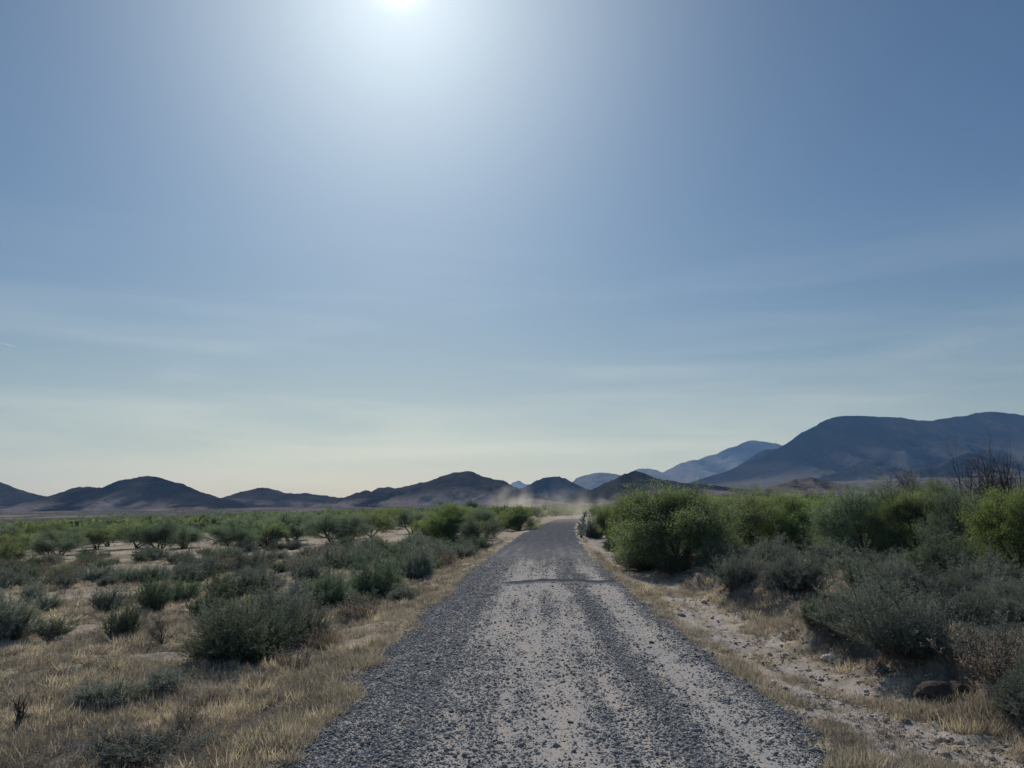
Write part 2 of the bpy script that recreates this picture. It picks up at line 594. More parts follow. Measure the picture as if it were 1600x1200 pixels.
def build_gravel():
    # loose crushed stone: squashed, randomly turned octahedra
    N = 340000
    y = np.exp(rng.uniform(np.log(5.0), np.log(42), N * 3))
    s = rng.uniform(-HALF - .75, HALF + .6, N * 3)
    e = np.where(s < 0, road_edge(y, -1), road_edge(y, 1))
    d = stone_density(s, y)
    over = ss(0, .6, np.abs(s) - e + .1)
    keep = rng.random(N * 3) < d * (1 - over) ** 2.2 * .95 * (1 - ss(16, 42, y))
    y, s = y[keep][:N], s[keep][:N]
    n = len(y)
    x = road_x(y) + s
    size = np.exp(rng.normal(np.log(.0064), .58, n)).clip(.003, .030) * (1 + .25 * ss(8, 30, y))
    z = H(x, y) + .006 + size * .35
    base = np.array([[1, 0, 0], [-1, 0, 0], [0, 1, 0], [0, -1, 0], [0, 0, 1], [0, 0, -1]], float)
    f = np.array([[0, 2, 4], [2, 1, 4], [1, 3, 4], [3, 0, 4], [2, 0, 5], [1, 2, 5], [3, 1, 5], [0, 3, 5]])
    P = base[None] * rng.uniform(.6, 1.25, (n, 6, 1)) + rng.normal(0, .18, (n, 6, 3))
    P[:, :, 0] *= rng.uniform(.8, 1.5, (n, 1))
    P[:, :, 2] *= rng.uniform(.5, .95, (n, 1))
    q = rng.uniform(0, 2 * np.pi, n)
    cx = P[:, :, 0] * np.cos(q)[:, None] - P[:, :, 1] * np.sin(q)[:, None]
    cy = P[:, :, 0] * np.sin(q)[:, None] + P[:, :, 1] * np.cos(q)[:, None]
    tl = rng.normal(0, .35, n)
    cz = P[:, :, 2] + cx * tl[:, None]
    V = np.stack([cx, cy, cz], -1) * size[:, None, None] + np.stack([x, y, z], -1)[:, None]
    F = (f[None] + (np.arange(n) * 6)[:, None, None]).reshape(-1, 3)
    v = np.clip(rng.beta(1.2, 2.8, n), 0, 1)
    v = np.where(rng.random(n) < .02, 1.6, v)
    me = tri_mesh('gravel', V.reshape(-1, 3), F, {'v': np.repeat(v, 6)})
    M = Mat('crushed_stone', .9, .08)
    M.color(M.mix(M.attr('v'), (.092, .088, .089), (.36, .345, .33)))
    return tag(link('gravel', me, M.m), 'loose dark crushed stone strewn over the road', 'gravel', kind='stuff')


# ------------------------------------------------------------------ hills
def hill_material(name, dark, light, pale, sc):
    M = Mat(name, .95, .05)
    n1 = M.noise(.02 * sc, 6, .7)
    n2 = M.noise(.09 * sc, 5, .75)
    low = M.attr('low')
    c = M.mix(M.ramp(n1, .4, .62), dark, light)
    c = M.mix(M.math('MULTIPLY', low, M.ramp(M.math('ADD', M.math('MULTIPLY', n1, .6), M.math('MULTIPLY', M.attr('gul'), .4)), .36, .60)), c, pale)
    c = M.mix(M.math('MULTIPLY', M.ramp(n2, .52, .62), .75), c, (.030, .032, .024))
    # relief shading put into the colour: lighter spurs, darker gullies
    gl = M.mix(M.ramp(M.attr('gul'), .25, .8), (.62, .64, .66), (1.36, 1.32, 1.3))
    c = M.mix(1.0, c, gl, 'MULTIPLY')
    M.color(c)
    M.b.inputs['Specular IOR Level'].default_value = 0
    M.bump(n2, .6, 3.0 / sc)
    return M.m


def hill(name, label, pts, D, W, mat, seed, rough=1.15, gul=.35, lg=150, power=1.35, step=1.6, rows=141, sink=4, Wb=None, shrubs=0):
    pts = np.array(pts, float)
    px = np.arange(pts[0, 0], pts[-1, 0], step)
    pz = np.interp(px, pts[:, 0], pts[:, 1])
    k = np.hanning(5)
    k /= k.sum()
    pz = np.convolve(np.pad(pz, 2, mode='edge'), k, 'valid')
    mpx = D / FPX
    X = (px - 800) * mpx
    top = CAMZ + (794.7 - pz) * mpx
    top = top + ((fbm(X / (9 * mpx), X * 0, 4, seed, .6) - .5) * 2.6 + (vn(X / (1.6 * mpx), X * 0, seed + 3) - .5) * .9) * rough * mpx
    t = np.linspace(-1, 1, rows)
    t = np.sign(t) * np.abs(t) ** 1.15
    XX, TT = np.meshgrid(X, t)
    Wf = np.where(TT < 0, W, Wb or W)
    YY = D + TT * Wf
    a = np.abs(TT)
    wob = (fbm(XX / lg * .7, YY / lg * .7, 3, seed + 5) - .5)
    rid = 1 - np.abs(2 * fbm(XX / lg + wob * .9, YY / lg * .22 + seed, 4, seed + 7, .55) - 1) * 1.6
    rid2 = 1 - np.abs(2 * fbm(XX / lg * 3.3 + wob, YY / lg * .8 + seed, 3, seed + 9, .55) - 1) * 1.6
    aa = np.clip(a * (1 - gul * ((rid - .45) + .35 * (rid2 - .45)) * ss(.02, .35, a) * (1 - ss(.72, 1, a))), 0, 1)
    prof = (1 - aa) ** power
    G = H(XX, YY)
    Gc = H(X, X * 0 + D)
    lift = np.maximum(top - Gc, -sink)
    endf = ss(0, .07, (XX - X[0]) / (X[-1] - X[0])) * ss(0, .07, (X[-1] - XX) / (X[-1] - X[0]))
    Z = G + lift[None] * prof - sink * ss(.8, 1, a) - .02 * lift[None] * a * 0
    Z += (fbm(XX / (lg * .12), YY / (lg * .12), 3, seed + 11) - .5) * rough * 2.2 * mpx * ss(.01, .15, a)
    Z = Z - sink * (1 - endf)
    n = len(X)
    i, j = np.meshgrid(np.arange(rows - 1), np.arange(n - 1), indexing='ij')
    b = i * n + j
    F = np.stack([b, b + 1, b + n + 1, b + n], -1).reshape(-1, 4)
    me = tri_mesh(name, np.stack([XX, YY, Z], -1).reshape(-1, 3), F,
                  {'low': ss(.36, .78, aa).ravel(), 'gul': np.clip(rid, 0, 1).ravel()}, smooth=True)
    return tag(link(name, me, mat), label, kind='structure')


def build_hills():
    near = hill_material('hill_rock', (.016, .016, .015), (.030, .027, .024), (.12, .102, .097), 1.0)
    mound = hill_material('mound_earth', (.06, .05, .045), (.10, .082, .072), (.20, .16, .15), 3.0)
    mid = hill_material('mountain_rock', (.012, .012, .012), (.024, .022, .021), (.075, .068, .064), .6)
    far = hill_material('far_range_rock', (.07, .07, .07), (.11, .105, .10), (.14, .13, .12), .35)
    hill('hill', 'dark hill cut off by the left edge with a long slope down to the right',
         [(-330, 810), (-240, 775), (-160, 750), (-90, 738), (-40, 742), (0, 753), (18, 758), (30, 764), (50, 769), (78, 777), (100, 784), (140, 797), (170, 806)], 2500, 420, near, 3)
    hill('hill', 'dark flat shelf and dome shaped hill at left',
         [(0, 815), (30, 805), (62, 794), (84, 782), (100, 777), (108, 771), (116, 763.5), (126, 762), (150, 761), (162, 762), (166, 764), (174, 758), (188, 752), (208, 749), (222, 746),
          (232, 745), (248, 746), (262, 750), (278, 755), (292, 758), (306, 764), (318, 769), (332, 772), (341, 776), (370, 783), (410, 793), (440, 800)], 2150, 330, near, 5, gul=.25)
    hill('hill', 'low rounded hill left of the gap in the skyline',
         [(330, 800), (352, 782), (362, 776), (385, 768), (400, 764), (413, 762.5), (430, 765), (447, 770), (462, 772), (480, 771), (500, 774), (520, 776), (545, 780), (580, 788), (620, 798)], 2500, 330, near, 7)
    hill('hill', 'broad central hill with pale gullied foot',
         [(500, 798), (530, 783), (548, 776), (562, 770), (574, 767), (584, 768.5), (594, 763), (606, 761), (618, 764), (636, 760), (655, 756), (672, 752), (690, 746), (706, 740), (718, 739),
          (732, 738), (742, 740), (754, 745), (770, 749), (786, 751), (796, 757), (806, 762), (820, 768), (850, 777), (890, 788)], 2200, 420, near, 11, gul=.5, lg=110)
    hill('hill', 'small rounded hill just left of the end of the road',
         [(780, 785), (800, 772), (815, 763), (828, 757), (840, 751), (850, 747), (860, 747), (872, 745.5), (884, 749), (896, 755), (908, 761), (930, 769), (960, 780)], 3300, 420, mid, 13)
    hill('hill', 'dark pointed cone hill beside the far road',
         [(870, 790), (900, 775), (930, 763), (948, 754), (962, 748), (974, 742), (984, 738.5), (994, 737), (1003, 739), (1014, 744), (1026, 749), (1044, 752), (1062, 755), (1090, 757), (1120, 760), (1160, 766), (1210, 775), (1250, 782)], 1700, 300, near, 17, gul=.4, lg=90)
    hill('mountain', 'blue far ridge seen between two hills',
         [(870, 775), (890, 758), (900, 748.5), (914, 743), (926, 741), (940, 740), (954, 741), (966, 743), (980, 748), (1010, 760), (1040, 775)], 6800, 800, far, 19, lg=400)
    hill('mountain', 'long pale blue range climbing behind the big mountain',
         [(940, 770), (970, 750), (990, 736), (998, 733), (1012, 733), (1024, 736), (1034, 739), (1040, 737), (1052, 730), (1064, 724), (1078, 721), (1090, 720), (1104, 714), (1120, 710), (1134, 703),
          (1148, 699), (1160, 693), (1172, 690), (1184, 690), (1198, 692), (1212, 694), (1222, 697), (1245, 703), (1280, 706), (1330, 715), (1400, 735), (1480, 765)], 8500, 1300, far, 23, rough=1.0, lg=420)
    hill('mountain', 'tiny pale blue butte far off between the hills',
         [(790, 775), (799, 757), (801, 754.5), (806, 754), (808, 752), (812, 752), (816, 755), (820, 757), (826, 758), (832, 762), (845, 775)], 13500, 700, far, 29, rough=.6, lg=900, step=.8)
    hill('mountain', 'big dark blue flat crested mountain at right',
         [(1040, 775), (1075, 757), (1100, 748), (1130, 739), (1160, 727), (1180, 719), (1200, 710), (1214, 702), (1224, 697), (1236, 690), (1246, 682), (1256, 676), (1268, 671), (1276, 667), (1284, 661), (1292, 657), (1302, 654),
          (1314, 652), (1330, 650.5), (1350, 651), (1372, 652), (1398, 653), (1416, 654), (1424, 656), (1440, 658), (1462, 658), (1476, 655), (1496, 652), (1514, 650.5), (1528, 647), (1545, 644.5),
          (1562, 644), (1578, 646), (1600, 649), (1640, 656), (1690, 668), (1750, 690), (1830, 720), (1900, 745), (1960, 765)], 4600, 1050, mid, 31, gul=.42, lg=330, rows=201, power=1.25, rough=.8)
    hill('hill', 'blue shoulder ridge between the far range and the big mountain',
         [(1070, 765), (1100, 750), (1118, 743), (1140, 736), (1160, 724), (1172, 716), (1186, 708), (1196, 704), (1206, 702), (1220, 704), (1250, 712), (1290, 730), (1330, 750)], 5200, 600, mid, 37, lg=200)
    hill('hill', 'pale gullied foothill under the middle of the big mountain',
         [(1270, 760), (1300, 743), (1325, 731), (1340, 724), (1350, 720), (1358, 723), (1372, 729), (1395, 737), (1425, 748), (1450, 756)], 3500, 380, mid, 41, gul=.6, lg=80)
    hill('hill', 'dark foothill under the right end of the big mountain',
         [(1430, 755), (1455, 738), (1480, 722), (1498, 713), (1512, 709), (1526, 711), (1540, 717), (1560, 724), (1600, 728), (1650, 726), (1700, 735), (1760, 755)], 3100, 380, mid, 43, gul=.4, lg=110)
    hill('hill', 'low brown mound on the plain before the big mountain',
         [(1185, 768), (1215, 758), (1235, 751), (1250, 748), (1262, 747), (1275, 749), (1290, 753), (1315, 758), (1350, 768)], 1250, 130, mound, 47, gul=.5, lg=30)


# ------------------------------------------------------------------ vegetation kit
def perp(d):
    h = np.where(np.abs(d[:, 2:3]) < .9, np.array([[0, 0, 1.]]), np.array([[1., 0, 0]]))
    a = np.cross(d, h)
    a /= np.linalg.norm(a, axis=1, keepdims=True) + 1e-9
    return a, np.cross(d, a)


def tubes(P0, P1, r0, r1, k=3):
    """straight tapered k-sided sticks"""
    P0, P1 = np.asarray(P0, float), np.asarray(P1, float)
    n = len(P0)
    d = P1 - P0
    d /= np.linalg.norm(d, axis=1, keepdims=True) + 1e-9
    a, b = perp(d)
    q = np.arange(k) * 2 * np.pi / k
    ring = a[:, None] * np.cos(q)[None, :, None] + b[:, None] * np.sin(q)[None, :, None]
    A = P0[:, None] + ring * np.reshape(r0, (-1, 1, 1))
    B = P1[:, None] + ring * np.reshape(r1, (-1, 1, 1))
    V = np.concatenate([A, B], 1)
    f = []
    for i in range(k):
        j = (i + 1) % k
        f += [[i, j, k + j], [i, k + j, k + i]]
    F = (np.array(f)[None] + (np.arange(n) * 2 * k)[:, None, None]).reshape(-1, 3)
    return V.reshape(-1, 3), F


def leaves(P, D, L, Wd, g):
    """one narrow diamond of two triangles per leaf, pointing along D"""
    n = len(P)
    D = D / (np.linalg.norm(D, axis=1, keepdims=True) + 1e-9)
    a, b = perp(D)
    q = g.uniform(0, 2 * np.pi, n)[:, None]
    side = a * np.cos(q) + b * np.sin(q)
    L = np.reshape(L, (-1, 1))
    Wd = np.reshape(Wd, (-1, 1))
    V = np.stack([P, P + D * L * .5 + side * Wd, P + D * L, P + D * L * .5 - side * Wd], 1)
    F = np.array([[0, 1, 2], [0, 2, 3]])[None] + (np.arange(n) * 4)[:, None, None]
    return V.reshape(-1, 3), F.reshape(-1, 3)


def unit(v):
    return v / (np.linalg.norm(v, axis=-1, keepdims=True) + 1e-9)


def shrub_mesh(seed, stems=70, twigs=11, lv=13, leaf=.035, lw=.009, spread=1.42, upr=.35, fill=.35, lobes=.35, real=1.4):
    """unit shrub: about 1 wide (radius .5) and 1 high; leaf sizes are metres for a shrub `real` metres wide"""
    g = np.random.default_rng(seed)
    n = stems
    az = g.uniform(0, 2 * np.pi, n)
    pol = np.arccos(1 - g.random(n) ** .9 * (1 - math.cos(spread)))
    ph = g.uniform(0, 6.28, 4)
    lob = 1 + lobes * (.5 * np.sin(2 * az + ph[0]) + .35 * np.sin(3 * az + ph[1] + 2 * pol) + .4 * np.sin(5 * az + ph[2] - 3 * pol))
    ln = lob * g.uniform(.62, 1.08, n) * .92
    end = np.stack([np.sin(pol) * np.cos(az) * .5, np.sin(pol) * np.sin(az) * .5, np.cos(pol) * .92 + .10], 1) * ln[:, None]
    base = np.stack([g.normal(0, .10, n), g.normal(0, .10, n), np.full(n, -.06)], 1)
    mid = base * .5 + end * .5 + np.stack([end[:, 0] * .20, end[:, 1] * .20, -end[:, 2] * .14], 1)
    P0 = np.concatenate([base, mid])
    P1 = np.concatenate([mid, end])
    rr = .006 / real
    sV, sF = tubes(P0, P1, np.r_[np.full(n, rr * 1.9), np.full(n, rr * 1.2)], np.r_[np.full(n, rr * 1.2), np.full(n, rr * .5)])
    # twigs
    m = n * twigs
    si = np.repeat(np.arange(n), twigs)
    t = fill + (1 - fill) * g.random(m) ** .75
    q0 = base[si] * ((1 - t) ** 2)[:, None] + mid[si] * (2 * t * (1 - t))[:, None] + end[si] * (t ** 2)[:, None]
    sd = unit(end[si] - base[si])
    td = unit(sd + g.normal(0, .55, (m, 3)) + np.array([0, 0, upr]))
    tl = g.uniform(.08, .21, m)
    q1 = q0 + td * tl[:, None]
    tV, tF = tubes(q0, q1, np.full(m, rr * .5), np.full(m, rr * .25))
    stem = (np.concatenate([sV, tV]), np.concatenate([sF, tF + len(sV)]))
    # leaves
    k = m * lv
    ti = np.repeat(np.arange(m), lv)
    u = g.random(k) ** .8
    p = q0[ti] + (q1 - q0)[ti] * u[:, None] * 1.06 + g.normal(0, .006, (k, 3))
    d = unit(td[ti] + g.normal(0, .75, (k, 3)))
    V, F = leaves(p, d, leaf / real * g.uniform(.6, 1.3, k), lw / real * g.uniform(.6, 1.3, k), g)
    clump = g.random(n)[si][ti] * .35 + g.random(m)[ti] * .35 + g.random(k) * .3
    V[:, 2] = np.maximum(V[:, 2], .0)
    v = np.repeat(np.clip((clump - .2) * 1.6, 0, 1), 4)
    return stem, (V, F, v)


def tree_mesh(seed, trunks=4, lv=28, leaf=.065, lw=.015, hgt=3.0, wid=4.2, low=.25, dens=1.0, skirt=0):
    """many-trunked desert tree in metres, crown spreads to wid and reaches hgt"""
    g = np.random.default_rng(seed)
    P0, P1, R0, R1 = [], [], [], []
    tips = []

    def grow(p, d, ln, r, lev):
        nseg = 3
        for i in range(nseg):
            d = unit(d + g.normal(0, .16, 3) + np.array([0, 0, .05 if lev < 2 else -.02]))
            q = p + d * ln / nseg
            P0.append(p); P1.append(q); R0.append(r); R1.append(r * .82)
            if lev >= 2:
                tips.append((q, d, lev))
            p = q
            r *= .82
            if lev < 4 and i >= (1 if lev == 0 else 0):
                for _ in range(2 if lev < 3 else 1):
                    dd = unit(d + g.normal(0, .62, 3) + np.array([0, 0, .12]))
                    grow(p, dd, ln * g.uniform(.55, .8), r * .66, lev + 1)
        if lev < 3:
            grow(p, unit(d + g.normal(0, .3, 3)), ln * .65, r * .8, lev + 1)
    for i in range(trunks):
        az = i * 2 * np.pi / trunks + g.uniform(-.5, .5)
        tilt = g.uniform(.35, .95)
        d = np.array([math.sin(tilt) * math.cos(az), math.sin(tilt) * math.sin(az), math.cos(tilt)])
        grow(np.array([g.normal(0, .08), g.normal(0, .08), -.15]), d, 1.15, .085, 0)
    P0, P1 = np.array(P0), np.array(P1)
    T = np.array([t[0] for t in tips])
    TD = np.array([t[1] for t in tips])
    ext = np.percentile(np.hypot(T[:, 0], T[:, 1]), 93)
    zt = np.percentile(T[:, 2], 97)
    sc = np.array([wid * .47 / ext, wid * .47 / ext, hgt * .93 / zt])
    P0 *= sc; P1 *= sc; T = T * sc
    stem = tubes(P0, P1, np.array(R0), np.array(R1), 4)
    keep = (T[:, 2] > low * hgt)
    T, TD = T[keep], TD[keep]
    mx = int(1150 * dens)
    if len(T) > mx:
        sel = g.choice(len(T), mx, replace=False)
        T, TD = T[sel], TD[sel]
    if skirt:
        a = g.uniform(0, 2 * np.pi, skirt)
        q = g.uniform(.45, .98, skirt) * wid * .5
        zz = g.uniform(.03, .55, skirt) * hgt
        E = np.stack([np.cos(a) * q, np.sin(a) * q, zz], 1)
        T = np.concatenate([T, E])
        TD = np.concatenate([TD, unit(E * (1, 1, .5) + (0, 0, .3))])
        B = E * (.62, .62, .55) + g.normal(0, .05, (skirt, 3))
        q3 = slice(0, skirt, 3)
        sv, sf = tubes(B[q3], E[q3], np.full(len(B[q3]), .012), np.full(len(B[q3]), .004), 3)
        stem = (np.concatenate([stem[0], sv]), np.concatenate([stem[1], sf + len(stem[0])]))
    n = len(T)
    k = n * lv
    ti = np.repeat(np.arange(n), lv)
    p = T[ti] + g.normal(0, .115, (k, 3)) * np.array([1.15, 1.15, .8])
    d = unit(TD[ti] + g.normal(0, .8, (k, 3)))
    V, F = leaves(p, d, leaf * g.uniform(.5, 1.3, k), lw * g.uniform(.6, 1.4, k), g)
    clump = vn(T[:, 0] * 1.6 + 9, T[:, 1] * 1.6 + T[:, 2] * 1.4, seed)[ti] * .55 + g.random(n)[ti] * .2 + g.random(k) * .25
    v = np.repeat(np.clip((clump - .2) * 1.6, 0, 1), 4)
    return stem, (V, F, v)


def bare_mesh(seed, n=9, hgt=1.0, wid=1.0, lev=3, r=.018, droop=0.0, splay=1.0):
    """leafless branching twigs"""
    g = np.random.default_rng(seed)
    P0, P1, R0, R1 = [], [], [], []

    def grow(p, d, ln, rr, l):
        for i in range(4):
            d = unit(d + g.normal(0, .17, 3) + np.array([0, 0, -droop * (i + 1) * .3 + .03]))
            q = p + d * ln / 4
            P0.append(p); P1.append(q); R0.append(rr); R1.append(rr * .8)
            p = q
            rr *= .8
            if l > 0 and i > 0:
                for _ in range(2):
                    grow(p, unit(d + g.normal(0, .5 + .3 * (r > .09), 3)), ln * g.uniform(.45, .7), rr * .62, l - 1)
    for i in range(n):
        az = g.uniform(0, 6.28)
        tl = g.uniform(.15, 1.15) * splay
        grow(np.array([g.normal(0, .04), g.normal(0, .04), -.05]), np.array([math.sin(tl) * math.cos(az), math.sin(tl) * math.sin(az), math.cos(tl)]), .8, r, lev)
    P0, P1 = np.array(P0), np.array(P1)
    sx = wid * .5 / np.percentile(np.hypot(P1[:, 0], P1[:, 1]), 96)
    sz = hgt / np.percentile(P1[:, 2], 98.5)
    P0 *= (sx, sx, sz); P1 *= (sx, sx, sz)
    P0[:, 2] = np.maximum(P0[:, 2], -.06); P1[:, 2] = np.maximum(P1[:, 2], -.02)
    return tubes(P0, P1, np.array(R0), np.array(R1), 4)


MATS = {}
PROTO = {}      # kind -> list of (stem mesh, foliage mesh)


def build_protos():
    wd = wood_mat('grey_twig', (.06, .05, .043), (.15, .13, .115))
    wt = wood_mat('mesquite_bark', (.030, .025, .022), (.085, .07, .06))
    m = MATS
    m['sage'] = leaf_mat('sage_leaf', (.092, .108, .100), (.245, .262, .222), .38, (1.15, 1.2, .95))
    m['creosote'] = leaf_mat('creosote_leaf', (.062, .082, .064), (.155, .190, .120), .38, (1.2, 1.35, .9))
    m['dry'] = leaf_mat('dry_leaf', (.18, .145, .115), (.36, .30, .23), .35, (1.2, 1.1, .9), .02)
    m['tree'] = leaf_mat('mesquite_leaf', (.080, .108, .072), (.190, .228, .122), .50, (1.4, 1.42, .8))
    m['paletree'] = leaf_mat('paloverde_leaf', (.090, .115, .062), (.205, .228, .105), .48, (1.35, 1.45, .9), .02)
    m['darktree'] = leaf_mat('ironwood_leaf', (.085, .112, .088), (.170, .205, .145), .40, (1.3, 1.4, .95))
    m['wood'] = wd
    m['bark'] = wt

    def reg(kind, pair, mat, smat):
        (sV, sF), (V, F, v) = pair
        a = tri_mesh(kind + '_stems', sV, sF)
        a.materials.append(smat)
        b = tri_mesh(kind + '_leaves', V, F, {'v': v})
        b.materials.append(mat)
        PROTO.setdefault(kind, []).append((a, b))
    for i in range(4):
        reg('sage', shrub_mesh(100 + i, 110, 12, 14), m['sage'], wd)
        reg('creosote', shrub_mesh(120 + i, 95, 12, 14, .032, .011, 1.3, .5, .32), m['creosote'], wd)
    for i in range(3):
        reg('dry', shrub_mesh(140 + i, 70, 10, 7, .04, .006, 1.35, .6, .25), m['dry'], wd)
    for i in range(4):
        reg('sage_big', shrub_mesh(160 + i, 210, 16, 16, .036, .009, 1.47, .5, .25, .45, 2.0), m['sage'], wd)
    for i in range(2):
        reg('creosote_big', shrub_mesh(180 + i, 200, 16, 16, .036, .010, 1.45, .45, .25, .45, 2.0), m['creosote'], wd)
    for i in range(4):
        reg('tree', tree_mesh(200 + i, 4 + i % 2), m['tree'], wt)
    for i in range(2):
        reg('paletree', tree_mesh(220 + i, 5), m['paletree'], wt)
        reg('darktree', tree_mesh(240 + i, 4), m['darktree'], wt)
    reg('tree_big', tree_mesh(261, 7, 44, .055, .013, 3.0, 4.4, .06, 1.6, 620), m['tree'], wt)
    reg('paletree_big', tree_mesh(266, 6, 42, .055, .013, 3.0, 4.2, .10, 1.4, 480), m['paletree'], wt)
    reg('darktree_big', tree_mesh(264, 6, 38, .055, .012, 3.0, 4.4, .08, 1.3, 480), m['darktree'], wt)


TAKEN = []
PARTNAMES = {'shrub': ('stems', 'foliage'), 'tree': ('trunk', 'crown')}


def plant(kind, x, y, w, h, label, group=None, var=None, name=None, cat=None):
    istree = 'tree' in kind
    P = PROTO[kind]
    i = (int(rng.integers(len(P))) if var is None else var % len(P))
    z = h1(x, y)
    nm = name or {'sage': 'sage_bush', 'creosote': 'creosote_bush', 'dry': 'dry_bush', 'sage_big': 'sage_bush', 'creosote_big': 'creosote_bush',
                  'tree': 'mesquite_tree', 'tree_big': 'mesquite_tree', 'paletree': 'palo_verde_tree', 'paletree_big': 'palo_verde_tree',
                  'darktree': 'ironwood_tree', 'darktree_big': 'ironwood_tree'}[kind]
    e = bpy.data.objects.new(nm, None)
    e.empty_display_size = .2
    C.objects.link(e)
    tag(e, label, cat or ('tree' if istree else 'bush'), group)
    e.location = (x, y, z)
    e.rotation_euler = (0, 0, float(rng.uniform(0, 6.28)))
    if istree:
        e.scale = (w / 4.2, w / 4.2, h / 3.0)
    else:
        e.scale = (w, w, h)
    names = PARTNAMES['tree' if istree else 'shrub']
    for n, me in zip(names, P[i]):
        o = bpy.data.objects.new(n, me)
        C.objects.link(o)
        o.parent = e
    TAKEN.append((x, y, w * .5))
    return e


def plant_px(kind, px, py, wpx, hpx, label, **k):
    x, y, m = ground_at(px, py)
    w = wpx * m
    # the photographed foot is the front of the plant: its centre stands half its depth behind
    y2 = y + w * (.12 if 'tree' in kind else .28)
    x2 = x * y2 / y
    return plant(kind, x2, y2, w * 1.03, hpx * m * 1.02, label, **k)


def single(name, me, mat, px, py, label, cat, group=None, rot=0.0, scale=1.0):
    x, y, m = ground_at(px, py)
    o = link(name, me, mat, loc=(x, y, h1(x, y)))
    o.rotation_euler[2] = rot
    o.scale = (scale,) * 3
    return tag(o, label, cat, group)


